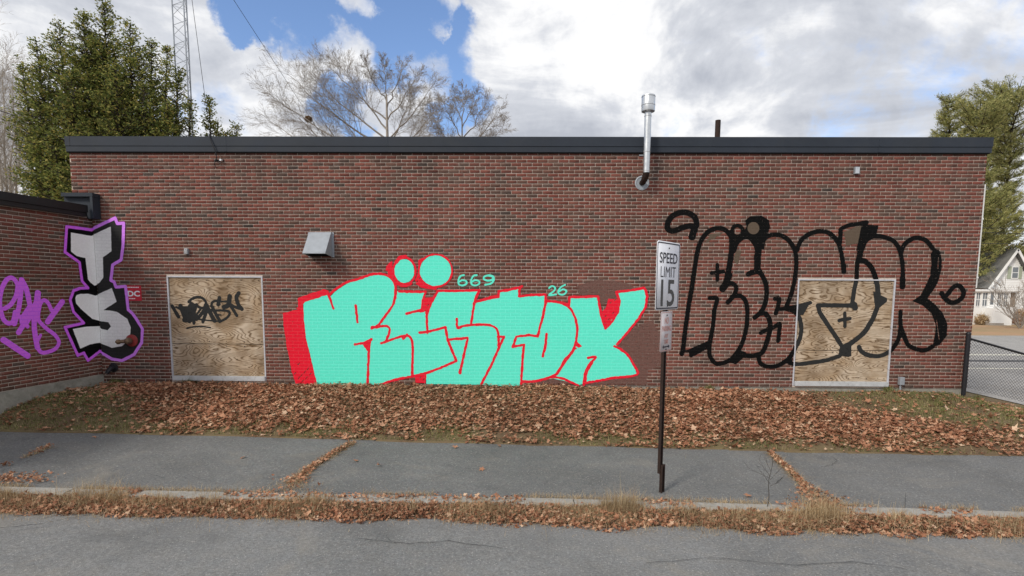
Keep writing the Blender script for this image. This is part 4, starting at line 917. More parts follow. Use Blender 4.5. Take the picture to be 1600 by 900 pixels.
# ================================================================== LATTICE MAST
TY = 12.5
mast = empty('radio_mast', tuple(onY(293, 213, TY)*np.array([1, 1, 0])+np.array([0, 0, -.5])), label='galvanised lattice radio mast rising behind the roof', cat='radio mast')
mbx = mast.location
S1 = onY(303, 213, TY)[0]-onY(283, 213, TY)[0]; rad = S1/2/math.cos(math.radians(30))
legs = [(rad*math.cos(math.radians(a)), rad*math.sin(math.radians(a))) for a in (200, 320, 80)]
HM = 24.
for lx, ly in legs: MB().cyl((lx, ly, 0), (lx, ly, HM), .026, n=8).build('mast_leg', GALV2, mast, smooth=True)
mb = MB(); zz = 0; k = 0
while zz < HM-.4:
    for i in range(3):
        a, b = legs[i], legs[(i+1) % 3]; c = (a, b) if k % 2 else (b, a)
        mb.tube([(c[0][0], c[0][1], zz), (c[1][0], c[1][1], zz+.38)],   .009, 4)
        if k % 4 == 0: mb.tube([(a[0], a[1], zz), (b[0], b[1], zz)], .006, 4)
    zz += .38; k += 1
mb.build('lattice_bracing', GALV2, mast)
# guy wires end on the far ground
def lp(P): return (P[0]-mbx[0], P[1]-mbx[1], P[2]-mbx[2])
g1 = onY(440, 115, 22); g0 = onY(362, -5, 17); d_ = g0-g1
MB().tube([lp(g1+d_*-5), lp(g1), lp(g1+d_*3)], .012, 5).build('guy_wire', BLKM, mast)
g1 = onY(320, 150, 13.4); g0 = onY(300, 0, 13.0); d_ = g0-g1
MB().tube([lp(g1+d_*-1.2), lp(g1+d_*2)], .010, 5).build('guy_wire', BLKM, mast)

# ================================================================== TREES
def tubes_np(segs, n=4):
    """segs: list of (a, b, ra, rb)"""
    A = np.array([s[0] for s in segs]); B = np.array([s[1] for s in segs]); ra = np.array([s[2] for s in segs]); rb = np.array([s[3] for s in segs])
    d = B-A; d /= np.linalg.norm(d, axis=1)[:, None]+1e-9; up = np.tile(np.array([[.31, .22, .11]]), (len(A), 1)); u = np.cross(d, up); u /= np.linalg.norm(u, axis=1)[:, None]; w = np.cross(d, u)
    V = []
    for P, r in ((A-d*ra[:, None]*.3, ra), (B, rb)):
        for k in range(n):
            a = 2*math.pi*k/n; V.append(P+(u*math.cos(a)+w*math.sin(a))*r[:, None])
    V = np.stack(V, 1).reshape(-1, 3); base = np.arange(len(A))[:, None]*2*n
    Fc = np.concatenate([np.concatenate([base+k, base+(k+1) % n, base+n+(k+1) % n, base+n+k], 1) for k in range(n)])
    return V, Fc
def grow(segs, tips, p, d, L, r, depth, rr, spread=.5, up=.25, nseg=4, rmin=.006, kids=3):
    """a branch: bends, tapers and throws side shoots"""
    p = np.array(p, float); d = np.array(d, float)/np.linalg.norm(d); step = L/nseg; r0 = r
    for i in range(nseg):
        nd = d+np.array([rr.gauss(0, .085), rr.gauss(0, .085), rr.gauss(0, .07)+up*.12]); nd /= np.linalg.norm(nd); q = p+nd*step; r1 = max(rmin, r0*(1-.62*(i+1)/nseg))
        segs.append((p, q, r, r1)); 
        if depth > 0 and i >= (0 if depth < 3 else 1):
            for _ in range(kids if i else kids-1):
                a = np.array([rr.gauss(0, 1), rr.gauss(0, 1), rr.gauss(0, .7)]); a -= nd*(a@nd); a /= np.linalg.norm(a)+1e-6
                dd = nd*(1-spread*.5)+a*spread*rr.uniform(.7, 1.2)+np.array([0, 0, up]); t = rr.random()
                grow(segs, tips, p+(q-p)*t, dd, L*rr.uniform(.36, .58)*(1-.35*i/nseg), r1*.55 if depth > 1 else max(rmin, r1*.5), depth-1, rr, spread, up, max(2, nseg-1), rmin, kids)
        p, d, r = q, nd, r1
    tips.append((p, d))
def bare_tree(name, base, forks, seed, label, mat, depth=3, group=None, rt=.16, rmin=.0034, kids=2, th=4.6):
    rr = random.Random(seed); base = np.array(base)
    t = empty(name, tuple(base), label=label, cat='tree', group=group); segs = []; tips = []
    top = np.array([0, 0, th]); tr = []
    tr.append((np.array([0, 0, -.3]), np.array([.05, 0, 1.]), rt*1.5, rt*1.05)); tr.append((np.array([.05, 0, 1.]), np.array([.02, .05, 3.]), rt*1.05, rt*.95)); tr.append((np.array([.02, .05, 3.]), top, rt*.95, rt*(.85 if th < 6 else .25)))
    V, Fc = tubes_np(tr, 10); link('trunk', mesh_np('trunk', V, Fc, True), mat, t)
    for k, (ex, ey, ez, hf) in enumerate(forks):
        e = np.array([ex, ey, ez])-base; s = top*hf if hf < 1 else top; s = np.array([0, .05, th*hf]); v = e-s; L = np.linalg.norm(v); p = s; n = 9; r = (.078 if th < 6 else .078)*(L/9)**.5
        c = s+v*.5+np.array([v[0]*.10, v[1]*.1, -L*.02]); prev = s; r0 = r; segs = []
        for i in range(1, n+1):
            tt = i/n; q = s*(1-tt)**2+2*c*tt*(1-tt)+e*tt*tt+np.array([rr.gauss(0, .05), rr.gauss(0, .05), rr.gauss(0, .04)]); r1 = max(.009, r0*(1-.86*tt)); segs.append((prev, q, r, r1))
            if tt > .28:
                d = (q-prev)/np.linalg.norm(q-prev)
                for _ in range(3):
                    a = np.array([rr.gauss(0, 1), rr.gauss(0, 1), rr.gauss(0, .5)]); a -= d*(a@d); a /= np.linalg.norm(a)
                    grow(segs, tips, prev+(q-prev)*rr.random(), d*.70+a*.62+np.array([0, 0, .05]), L*rr.uniform(.24, .42)*(1.3-.72*tt), max(rmin, r1*.36), 2, rr, .56, .03, 5, rmin, 2)
            prev = q; r = r1
        V, Fc = tubes_np(segs, 3 if True else 4); link('limb', mesh_np('limb', V, Fc), mat, t)
    return t
def fk(px, py, Y, hf): P = onY(px, py, Y); return (P[0], P[1], P[2], hf)
bt = onY(605, 213, 18.); 
tA = bare_tree('bare_tree', (bt[0], 18., -.6), [fk(425, 150, 17, .72), fk(450, 118, 19, .78), fk(478, 108, 18, .82), fk(508, 92, 17.2, .9), fk(535, 96, 19.2, .86), fk(566, 90, 17.2, .97), fk(600, 92, 18, 1.), fk(630, 96, 19, .95), fk(655, 110, 17.4, .9), fk(680, 128, 18.5, .82), fk(418, 188, 18, .66), fk(690, 160, 18, .74), fk(500, 140, 16.8, .7), fk(645, 140, 18.8, .78), fk(670, 190, 17, .68), fk(455, 170, 18.8, .62)], 11, 'wide bare grey tree with a nest, tallest behind the roof', BARK, th=12.2, rt=.17)
bt2 = onY(722, 213, 20.)
tB = bare_tree('bare_tree', (bt2[0], 20., -.6), [fk(668, 168, 20, .8), fk(688, 146, 19, .9), fk(705, 138, 20.5, .97), fk(724, 134, 20.5, 1.), fk(745, 142, 20, .95), fk(766, 150, 19.5, .9), fk(782, 172, 20, .82), fk(788, 195, 20, .75), fk(675, 195, 20, .74)], 23, 'smaller bare tree to the right of the tree with the nest', BARK, rt=.12, th=11.8)
# nest
nb = onY(482, 186, 17.6); V = []; Fc = []; segs = []
for i in range(420):
    a = rng.normal(0, 1, 3); a /= np.linalg.norm(a); c_ = np.array(nb)+a*np.array([.19, .19, .15])*rng.uniform(.6, 1); t_ = np.cross(a, rng.normal(0, 1, 3)); t_ /= np.linalg.norm(t_); segs.append((c_-t_*.09, c_+t_*.09, .008, .005))
V, Fc = tubes_np(segs, 3); V = V-np.array(nb); link('bird_nest', mesh_np('bird_nest', V, Fc), simple('nest_twigs', (.20, .12, .06), .95), None, tuple(nb), label='round brown twig nest in the left limbs of the bare tree', cat='nest')
for i, (px, Y, top, sd, lb) in enumerate(((8, 16, 95, 41, 'pale bare thin-stemmed tree at the far left edge'), (-45, 19, 60, 43, 'pale bare tree just beyond the left edge of the frame'))):
    P0 = onY(px, 330, Y)
    bare_tree('pale_bare_tree', (P0[0], Y, -.6), [fk(px-22, top+20, Y, .8), fk(px-6, top, Y+.6, 1.), fk(px+12, top+14, Y-.5, .95), fk(px+24, top+60, Y, .7), fk(px-34, top+70, Y, .6), fk(px+18, top+120, Y+.5, .5)], sd, lb, BARKP, rt=.09)

def leaf_cloud(C_, D_, n_per, size, spreadv, droop, rr, aspect=.45):
    """C_: spray centres (N,3); D_: spray directions; returns many small rhomb leaves in flat fans"""
    N = len(C_); k = n_per; C = np.repeat(C_, k, 0); D = np.repeat(D_, k, 0); M = N*k
    t = rr.uniform(-1, 1, M)[:, None]; side = np.cross(D, np.array([0, 0, 1.])); side /= np.linalg.norm(side, axis=1)[:, None]+1e-6
    P = C+D*t*spreadv[0]+side*rr.normal(0, spreadv[1], M)[:, None]+np.array([0, 0, 1.])*rr.normal(0, spreadv[2], M)[:, None]
    ld = D*.6+side*rr.normal(0, .7, M)[:, None]+rr.normal(0, .35, (M, 3))+np.array([0, 0, -droop]); ld /= np.linalg.norm(ld, axis=1)[:, None]
    nn = rr.normal(0, 1, (M, 3)); w = np.cross(ld, nn); w /= np.linalg.norm(w, axis=1)[:, None]
    L = (size*rr.uniform(.6, 1.3, M))[:, None]; W_ = L*aspect
    V = np.stack([P, P+ld*L*.5+w*W_*.5, P+ld*L, P+ld*L*.5-w*W_*.5], 1).reshape(-1, 3)
    return V, np.arange(M*4).reshape(M, 4)
def evergreen(name, leaders, base, seed, label, dens=1., wid=1.):
    rr = np.random.default_rng(seed); t = empty(name, tuple(base), label=label, cat='tree'); base = np.array(base)
    tr = []; Cs = []; Ds = []; br = []
    for (lx, ly, lz, rmax, hlow) in leaders:
        tip = np.array([lx, ly, lz])-base; foot = np.array([tip[0]*.35, tip[1]*.35, .0 if True else 0]); n = 8; prev = foot-np.array([0, 0, .2])
        pts = [foot*(1-k/n)+tip*(k/n)+np.array([(tip[0]-foot[0])*.18*math.sin(math.pi*k/n), 0, 0]) for k in range(n+1)]
        Hh = tip[2]
        for k in range(n): tr.append((pts[k], pts[k+1], .12*(1-k/n)+.012, .12*(1-(k+1)/n)+.008))
        zz = hlow-base[2]
        while zz < Hh-.05:
            f = zz/Hh; idx = min(n-1, int(f*n)); c = pts[idx]+(pts[idx+1]-pts[idx])*(f*n-idx)
            env = 1.12*rmax*min(1., ((Hh-zz)/2.9))**.8*(1. if zz > 1 else .6)
            az = rr.uniform(0, 2*math.pi); L = max(.16, env*rr.uniform(.55, 1.12)); up_ = .35+.5*f
            d = np.array([math.cos(az), math.sin(az), up_*rr.uniform(.2, 1.1)]); d /= np.linalg.norm(d); e = c+d*L; br.append((c, e, .022, .006))
            m = max(2, int(L/.15))
            for q in range(m):
                if rr.random() > dens*(.25+1.1*abs(math.sin(zz*1.9+az*1.5+lx*3))): continue
                ff = (q+1)/m
                if ff < .25: continue
                sd_ = np.cross(d, (0, 0, 1)); sd_ /= np.linalg.norm(sd_)+1e-6
                Cs.append(c+d*L*ff+sd_*rr.normal(0, .16*L*.6+.03)+np.array([0, 0, -.10*ff*L+rr.normal(0, .05)])); dd = d+sd_*rr.normal(0, .6)+np.array([0, 0, .25]); Ds.append(dd/np.linalg.norm(dd))
            zz += rr.uniform(.010, .040)*(1.5 if env < .8 else 1.)/wid
    V, Fc = tubes_np(tr, 8); link('trunk', mesh_np('trunk', V, Fc, True), BARKD, t)
    V, Fc = tubes_np(br, 3); link('branches', mesh_np('branches', V, Fc), BARKD, t, kind='stuff')
    V, Fc = leaf_cloud(np.array(Cs), np.array(Ds), 10, .115, (.14, .07, .055), .15, rr); link('crown', mesh_np('crown', V, Fc), EVERG, t)
    return t
def ld(px, py, Y, r, pxlow=330): P = onY(px, py, Y); q = onY(px, pxlow, Y); return (P[0], P[1], P[2], r, q[2])
P0 = onY(150, 330, 12.2)
evergreen('evergreen_tree', [ld(162, 4, 12.2, 1.25), ld(130, 20, 11.6, 1.2), ld(92, 36, 12.4, 1.15), ld(56, 62, 12.0, 1.0), ld(34, 98, 12.6, .75), ld(203, 36, 12.0, 1.2), ld(237, 64, 12.6, 1.0), ld(261, 70, 12.1, .55), ld(279, 108, 12.3, .7), ld(299, 152, 12.0, .55, 250), ld(110, 110, 10.9, 1.1), ld(180, 100, 11.0, 1.2), ld(225, 130, 11.2, 1.0), ld(60, 160, 11.2, .95), ld(262, 160, 11.4, .8), ld(150, 60, 13.4, 1.2), ld(80, 200, 10.8, .9), ld(130, 190, 10.6, 1.)],
          (P0[0], 12.2, -.55), 5, 'dense dark green evergreen tree beside the mast, top left', .62, 1.35)
P0 = onY(345, 330, 14)
evergreen('young_evergreen_tree', [ld(326, 150, 14, .42, 250), ld(340, 190, 14.3, .45, 250), ld(369, 196, 14, .38, 250), ld(352, 206, 13.7, .4, 250)], (P0[0], 14, -.55), 9, 'slim evergreen tips just right of the mast', .8)

def pine(name, px, Y, toppy, spreadm, seed, label, lo=440):
    rr = np.random.default_rng(seed); P = onY(px, toppy, Y); b = np.array([P[0], Y, -.7]); H_ = P[2]+.7; t = empty(name, tuple(b), label=label, cat='tree')
    tr = [(np.array([0, 0, H_*k/10-.2*(k == 0)]), np.array([.1*math.sin(k), 0, H_*(k+1)/10]), .26*(1-k/10.5), .26*(1-(k+1)/10.5)) for k in range(10)]
    V, Fc = tubes_np(tr, 9); link('trunk', mesh_np('trunk', V, Fc, True), BARKD, t)
    br = []; Cs = []; Ds = []; zz = H_*.20
    while zz < H_:
        f = zz/H_; env = spreadm*(.62+.38*math.sin(f*9+seed))*min(1, (1-f)*4.0+.55)*(.8 if f < .35 else 1)
        for _ in range(rr.integers(4, 7)):
            az = rr.uniform(0, 2*math.pi); L = env*rr.uniform(.65, 1.15); d = np.array([math.cos(az), math.sin(az), .10+.45*f]); d /= np.linalg.norm(d); c = np.array([0, 0, zz]); mid = c+d*L*.5; e = c+d*L+np.array([0, 0, L*.14]); br.append((c, mid, .055, .035)); br.append((mid, e, .035, .012))
            m = int(L/.085)
            for q in range(m):
                ff = (q+.5)/m
                if ff < .25 or rr.random() < .1: continue
                side = np.cross(d, (0, 0, 1)); s_ = rr.normal(0, .22*L*(1.2-ff)+.08); p = (mid+(e-mid)*(ff*2-1) if ff > .5 else c+(mid-c)*ff*2)+side*s_+np.array([0, 0, rr.normal(.04, .07)])
                dd = d*.8+side*np.sign(s_)*.6+np.array([0, 0, .35]); Cs.append(p); Ds.append(dd/np.linalg.norm(dd))
        zz += rr.uniform(.22, .42)*(1 if f > .4 else 1.3)
    V, Fc = tubes_np(br, 4); link('branches', mesh_np('branches', V, Fc), BARKD, t, kind='stuff')
    # needle tufts: thin blades fanned about each shoot
    C = np.array(Cs); D = np.array(Ds); k = 15; M = len(C)*k; Cr = np.repeat(C, k, 0); Dr = np.repeat(D, k, 0); dv = Dr*.8+rr.normal(0, .62, (M, 3)); dv /= np.linalg.norm(dv, axis=1)[:, None]; w = np.cross(dv, rr.normal(0, 1, (M, 3))); w /= np.linalg.norm(w, axis=1)[:, None]
    L = rr.uniform(.14, .30, M)[:, None]; p = Cr+rr.normal(0, .085, (M, 3)); V = np.stack([p-w*.022, p+dv*L, p+w*.022], 1).reshape(-1, 3)
    # join each tuft's blades at the root so that it takes one colour
    link('crown', mesh_np('crown', V, np.arange(M*3).reshape(M, 3)), PINEM, t)
pine('pine_tree', 1486, 36, 160, 4.3, 3, 'left of the tall olive green pines beyond the right corner')
pine('pine_tree', 1586, 39, 148, 4.2, 6, 'tall olive green pine at the right edge of the frame')
pine('pine_tree', 1532, 34, 172, 3.8, 17, 'middle pine with a rounded top between the left and right pines')
pine('pine_tree', 1690, 37, 190, 3.6, 8, 'pine just outside the right edge of the frame')
pine('pine_tree', 1545, 52, 215, 3.6, 12, 'farther pine seen in the gap between two nearer pines')

rw = np.random.default_rng(88); n = 5200; xw = rw.uniform(-170, 260, n); yw = 78+rw.uniform(0, 16, n)+.06*np.abs(xw); hw = 8.5+5.5*vnoise(xw+400, xw*0+2, 9., 5)+3*vnoise(xw+400, xw*0+2, 3., 6)
C_ = np.stack([xw, yw, -.5+hw*rw.random(n)**.8], 1); D_ = rw.normal(0, 1, (n, 3))+np.array([0, 0, .6]); D_ /= np.linalg.norm(D_, axis=1)[:, None]
V, Fc = leaf_cloud(C_, D_, 16, .95, (.9, .7, .6), .0, rw, .5)
link('distant_woods', mesh_np('distant_woods', V, Fc), island_mat('distant_foliage', [(0, (.06, .065, .04)), (.4, (.13, .115, .075)), (.8, (.20, .165, .115)), (1, (.28, .24, .17))], .9, .1, .08), kind='stuff', label='distant belt of mixed bare and evergreen woods')
# ================================================================== HOUSES
SIDE = simple('white_siding', (.80, .80, .79), .6, var=.04, scale=2, bmp=0); SHING = simple('grey_shingle', (.19, .19, .185), .9, var=.2, scale=2.); BEIGE = simple('beige_siding', (.55, .49, .40), .8, var=.06, scale=2, bmp=0)
GLASS = simple('window_glass', (.16, .18, .20), .12, 0, var=.2, scale=2, bmp=0, spec=.6); TRIM = simple('white_trim', (.82, .82, .81), .55, var=.03, bmp=0); GREENSH = simple('greenish_shutter', (.36, .40, .31), .8, var=.1, bmp=0)
FOUND = simple('stone_steps', (.34, .30, .26), .9, var=.25)
def wpt(px, py, Y): P = onY(px, py, Y); return P
def siding(mb, poly_x, z0, z1, y, w=.14):
    """clapboards: poly_x(z) gives the (x0, x1) span at height z"""
    z = z0
    while z < z1-.02:
        a, b = poly_x(z+w/2)
        if b-a > .05:
            vs = [mb.bm.verts.new(p) for p in ((a, y-.022, z), (b, y-.022, z), (b, y, z+w), (a, y, z+w), (a, y, z), (b, y, z))]
            mb.bm.faces.new(vs[:4]); mb.bm.faces.new((vs[0], vs[4], vs[5], vs[1]))
        z += w
HY = 33.
ap = wpt(1583, 392, HY); ev = wpt(1541, 449, HY); gz = wpt(1560, 508, HY)[2]; hwid = ap[0]-ev[0]
house = empty('white_house', (ap[0], HY, gz), label='small white clapboard house with steep gable and glazed porch', cat='house')
A, E = ap[2]-gz, ev[2]-gz
mb = MB(); siding(mb, lambda z: (-hwid*.93, hwid*.93) if z < E else (-hwid*.93*(A-z)/(A-E), hwid*.93*(A-z)/(A-E)), 0, A-.1, 0); mb.box((0, 3.2, E/2), (hwid*1.84, 6.3, E-.02))
g_ = [mb.bm.verts.new(p) for p in ((-hwid*.92, .01, E), (hwid*.92, .01, E), (0, .01, A-.08), (-hwid*.92, 6.3, E), (hwid*.92, 6.3, E), (0, 6.3, A-.08))]
mb.bm.faces.new(g_[:3]); mb.bm.faces.new((g_[3], g_[5], g_[4])); mb.build('wall', SIDE, house)
for s in (-1, 1):
    mb = MB(); a = math.atan2(A-E, hwid); L = math.hypot(A-E, hwid)+.25; mb.box((s*(hwid+.1)/2, 3.1, (A+E)/2+.03), (L, 7., .07), rot=Matrix.Rotation(s*a, 4, 'Y')); mb.build('roof', SHING, house)
    mb = MB(); mb.box((s*(hwid+.1)/2, -.44, (A+E)/2-.02), (L, .05, .17), rot=Matrix.Rotation(s*a, 4, 'Y')); mb.build('barge_board', TRIM, house)
def win(parent, x, z, w, h, y, panes=(2, 2), mat=TRIM):
    o = MB().box((x, y-.02, z), (w, .05, h)).build('window', mat, parent)
    gw, gh = (w-.08)/panes[0], (h-.08)/panes[1]
    for i in range(panes[0]):
        for j in range(panes[1]): MB().box((x-w/2+.04+gw*(i+.5), y-.048, z-h/2+.04+gh*(j+.5)), (gw-.05, .01, gh-.05)).build('pane', GLASS, o)
    return o
q = wpt(1585, 426, HY); win(house, q[0]-ap[0], q[2]-gz, .55, .95, -.03, (1, 2)); 
for s in (-.42, .42): MB().box((q[0]-ap[0]+s, -.045, q[2]-gz), (.26, .03, .95)).build('shutter', GREENSH, house)
# porch across the front, running left
px0, px1 = wpt(1512, 470, HY-1.6), wpt(1592, 470, HY-1.6); pr0, pr1 = px0[0]-ap[0], px1[0]-ap[0]
ptop = wpt(1560, 455, HY-1.6)[2]-gz; psil = wpt(1560, 480, HY-1.6)[2]-gz
porch_w = pr1-pr0
MB().box(((pr0+pr1)/2, -.8, psil/2), (porch_w, 1.58, psil)).build('porch_base', SIDE, house)
MB().box(((pr0+pr1)/2, -.85, ptop+.06), (porch_w+.3, 1.9, .12)).box(((pr0+pr1)/2, -1.72, ptop+.03), (porch_w+.34, .06, .2)).build('porch_roof', TRIM, house)
MB().box(((pr0+pr1)/2, -.7, (ptop+psil)/2), (porch_w-.1, 1.3, ptop-psil-.02)).build('porch_interior', simple('porch_shade', (.30, .24, .19), .9), house)
for pxx in (1514, 1524, 1534, 1544.5, 1553, 1557, 1577, 1590):
    xx = wpt(pxx, 470, HY-1.6)[0]-ap[0]; MB().box((xx, -1.55, (ptop+psil)/2), (.13, .1, ptop-psil)).build('porch_post', TRIM, house)
for a_, b_, n_ in ((1525, 1533, 2), (1535, 1544, 2), (1558, 1566, 2), (1568, 1576, 2)):
    xa, xb = wpt(a_, 470, HY-1.6)[0]-ap[0], wpt(b_, 470, HY-1.6)[0]-ap[0]; win(house, (xa+xb)/2, (ptop+psil)/2-.02, xb-xa, ptop-psil-.1, -1.5, (2, 2))
xa, xb = wpt(1545.5, 470, HY-1.6)[0]-ap[0], wpt(1552, 470, HY-1.6)[0]-ap[0]
dr = MB().box(((xa+xb)/2, -1.62, (psil-.5+ptop)/2), (xb-xa, .06, ptop-psil+.45)).build('door', TRIM, house); MB().box(((xa+xb)/2, -1.66, (ptop+psil)/2+.05), ((xb-xa)*.7, .02, (ptop-psil)*.75)).build('pane', GLASS, dr); MB().cyl((xb-.08, -1.65, psil-.15), (xb-.08, -1.72, psil-.15), .03, n=8).build('handle', BRASS, dr)
for k in range(4): MB().box(((xa+xb)/2-.2, -1.75-.28*k, .5-.14*k), (1.1, .3, .16)).build('step', FOUND, house)
xa, xb = wpt(1553, 470, HY-2.4)[0]-ap[0], wpt(1584, 470, HY-2.4)[0]-ap[0]
MB().box(((xa+xb)/2, -2.0, psil*.48), (xb-xa, .8, psil*.96)).build('bay_base', SIDE, house)
# second house behind
B2 = 47.; c0, c1 = wpt(1500, 404, B2), wpt(1600, 404, B2); r0, r1 = wpt(1543, 369, B2), wpt(1574, 369, B2); gz2 = -.6
h2 = empty('grey_roofed_house', ((c0[0]+c1[0])/2, B2, gz2), label='beige house with grey hipped roof behind the white house', cat='house'); ox = (c0[0]+c1[0])/2
ez = c0[2]-gz2; rz_ = r0[2]-gz2; W2 = (c1[0]-c0[0])/2
MB().box((0, 4, ez/2), (2*W2-.6, 8, ez)).build('wall', BEIGE, h2)
mb = MB(); a = [mb.bm.verts.new(p) for p in ((-W2, -.4, ez), (W2, -.4, ez), (W2, 8.4, ez), (-W2, 8.4, ez), (r0[0]-ox-1.0, 4, rz_), (r1[0]-ox, 4, rz_))]
for f_ in ((0, 1, 5, 4), (1, 2, 5), (2, 3, 4, 5), (3, 0, 4), (3, 2, 1, 0)): mb.bm.faces.new([a[i] for i in f_])
mb.build('roof', SHING, h2); MB().box((0, -.42, ez-.06), (2*W2+.02, .08, .22)).build('eaves_board', TRIM, h2)
q = wpt(1573, 366, B2+4); MB().box((q[0]-ox-.4, 4.2, rz_-.1), (.9, .9, 1.2)).build('chimney', simple('chimney_brick', (.28, .13, .10), .9), h2)
for pxx in (1533, 1545): q = wpt(pxx, 430, B2); win(h2, q[0]-ox, q[2]-gz2, 1.0, 1.3, -.02, (2, 2))
# bare shrub in front of the white house and dark foliage at its right
for i, (px, Y, tp, sd, lb) in enumerate(((1597, 27, 405, 51, 'bare branching shrub in front of the white house gable'), )):
    P0 = onY(px, 480, Y); rr = random.Random(sd); t = empty('bare_shrub', (P0[0], Y, -.62), label=lb, cat='shrub')
    for k in range(6):
        segs = []; a = rr.uniform(0, 6.28); grow(segs, [], (0, 0, 0), (.6*math.cos(a)-.25, .5*math.sin(a), 1.), rr.uniform(2.4, 4.), .035, 2, rr, .55, .15, 4, .008, 3); V, Fc = tubes_np(segs, 3); link('stem', mesh_np('stem', V, Fc), BARK, t)
rr_ = np.random.default_rng(77)
for j, (px, py, Y, s_, lb) in enumerate(((1590, 497, 31.5, .7, 'rust brown shrub at the right of the white porch'), (1533, 498, 31.2, .45, 'low brown shrub beside the white porch steps'), (1600, 490, 31.2, .8, 'brown hedge shrub at the right edge near the white house'))):
    P0 = onZ(px, 508, -.6); P0 = onY(px, 506, Y); t = empty('shrub', (P0[0], Y, -.6), label=lb, cat='shrub'); n = 260
    c_ = rr_.normal(0, 1, (n, 3)); c_ /= np.linalg.norm(c_, axis=1)[:, None]; c_ = c_*s_*rr_.uniform(.5, 1, n)[:, None]*np.array([1, 1, .8])+np.array([0, 0, s_*.75]); V, Fc = leaf_cloud(c_, c_/np.linalg.norm(c_, axis=1)[:, None], 8, .11, (.1, .08, .06), .1, rr_); link('foliage', mesh_np('foliage', V, Fc), STRAW if j != 0 else LEAF, t)
    MB().tube([(0, 0, -.1), (.02, 0, .3), (0, .03, .6)], .03, 6).build('stem', BARKD, t)
# wires
for i, (a, b, Y, nm, lb) in enumerate((((1480, 355), (1760, 360), 22, 'power_line', 'uppermost thin power line past the grey roof'), ((1480, 362), (1760, 369), 22, 'power_line', 'thin pale power line just under the uppermost'), ((1480, 380), (1760, 383), 22, 'power_line', 'lowest dark power line in front of the white gable'), ((-160, 110), (150, 215), 13.8, 'power_line', 'black cable crossing the pale trees at the far left'))):
    A_, B_2 = onY(*a, Y), onY(*b, Y+.5); pts = [A_*(1-t)+B_2*t-np.array([0, 0, .25*4*t*(1-t)*(i == 3)]) for t in np.linspace(0, 1, 9)]; dd = pts[-1]-pts[0]
    if i < 3: pts = [pts[0]-dd*.5]+pts+[pts[-1]+dd*3]
    MB().tube(pts, .018, 5).build(nm, BLKM, None, label=lb, cat='power line')

# ================================================================== LEAVES, GRASS, WEEDS
def leaf_template(seed):
    r = random.Random(seed); n = 10; V = [(0, 0, 0)]; k = []
    for i in range(n):
        a = 2*math.pi*i/n; rad = (1. if i % 2 == 0 else r.uniform(.42, .62))*r.uniform(.85, 1.12); rad *= (1.15 if i in (0,) else 1.)
        x_, y_ = rad*math.cos(a), rad*math.sin(a)*.82; V.append((x_, y_, 0))
    V = np.array(V); cu, cv = r.uniform(-.5, .9), r.uniform(-.2, .8); V[:, 2] = cu*V[:, 0]**2*.6+cv*V[:, 1]**2*.6+np.array([0]+[r.uniform(-.12, .12) for _ in range(n)])
    V = V*.5; Fc = np.array([(0, 1+i, 1+(i+1) % n) for i in range(n)]); return V, Fc
LT = [leaf_template(i) for i in range(14)]
def leaves(P, size, tilt, rr):
    """P (n,3) positions -> verts, faces of curled lobed leaves"""
    Vs = []; Fs = []; off = 0; n = len(P); k_ = rr.integers(0, len(LT), n)
    for k in range(len(LT)):
        idx = np.flatnonzero(k_ == k); m = len(idx)
        if not m: continue
        V, Fc = LT[k]; az = rr.uniform(0, 2*math.pi, m); tx = rr.normal(0, tilt, m); ty = rr.normal(0, tilt, m); s = size*np.exp(rr.normal(0, .28, m))
        ca, sa = np.cos(az), np.sin(az); nrm = np.stack([tx, ty, np.ones(m)], 1); nrm /= np.linalg.norm(nrm, axis=1)[:, None]
        u = np.stack([ca, sa, np.zeros(m)], 1); u -= nrm*(u*nrm).sum(1)[:, None]; u /= np.linalg.norm(u, axis=1)[:, None]; w = np.cross(nrm, u)
        X = (V[None, :, 0, None]*u[:, None]+V[None, :, 1, None]*w[:, None]+V[None, :, 2, None]*nrm[:, None])*s[:, None, None]+P[idx][:, None]
        Vs.append(X.reshape(-1, 3)); Fs.append((Fc[None]+(np.arange(m)*len(V))[:, None, None]+off).reshape(-1, 3)); off += m*len(V)
    return np.concatenate(Vs), np.concatenate(Fs)
def sample(n, fx, rr, x0=-9., x1=12.5, y0=-3.1, y1=.0):
    x = rr.uniform(x0, x1, n); y = rr.uniform(y0, y1, n); keep = rr.random(n) < fx(x, y); return x[keep], y[keep]
def patch(x, y, s, seed): return vnoise(x+50, y*1.6+50, s, seed)
def wing_ok(x, y): # in front of the wing wall
    dx, dy = x-CX, y; sgn = dx*math.sin(WANG)-dy*math.cos(WANG); return sgn > .03
def dens_leaf(x, y):
    b = yb(x); t = np.clip(y/b, 0, 1.1); d = np.ones_like(x)
    left = np.clip((x+8.3-2.3*t+.9*patch(x, y, .5, 91))/.9, 0, 1)
    d = d*np.clip(left+.20, 0, 1)
    right = np.clip((5.9+1.9*np.clip((t-.42)*3, -.2, 1)+.5-x)/1.3, 0, 1)
    d = np.where(x > 4.5, d*np.clip(right, .10, 1), d); d = np.where((x > 7.3) & (t > .45) & (t < .95), np.maximum(d, .38+1.3*patch(x, y, .35, 3)), d)
    d *= np.clip(1.25-np.clip((t-.80)*5.5, 0, .92)+1.5*patch(x, y, .35, 5)*(t > .72), .03, 1)
    d *= np.clip(.35+t*14, .0, 1)
    return np.where(wing_ok(x, y), d, 0)*(t < 1.02)
r1_ = np.random.default_rng(21)
def stack_leaves(n, lift, size, tilt):
    x, y = sample(n, dens_leaf, r1_); z = ground_h(x, y)+r1_.uniform(.008, lift, len(x)); return leaves(np.stack([x, y, z], 1), size, tilt, r1_)
V1, F1 = stack_leaves(44000, .045, .062, .25); V2, F2 = stack_leaves(26000, .065, .071, .42)
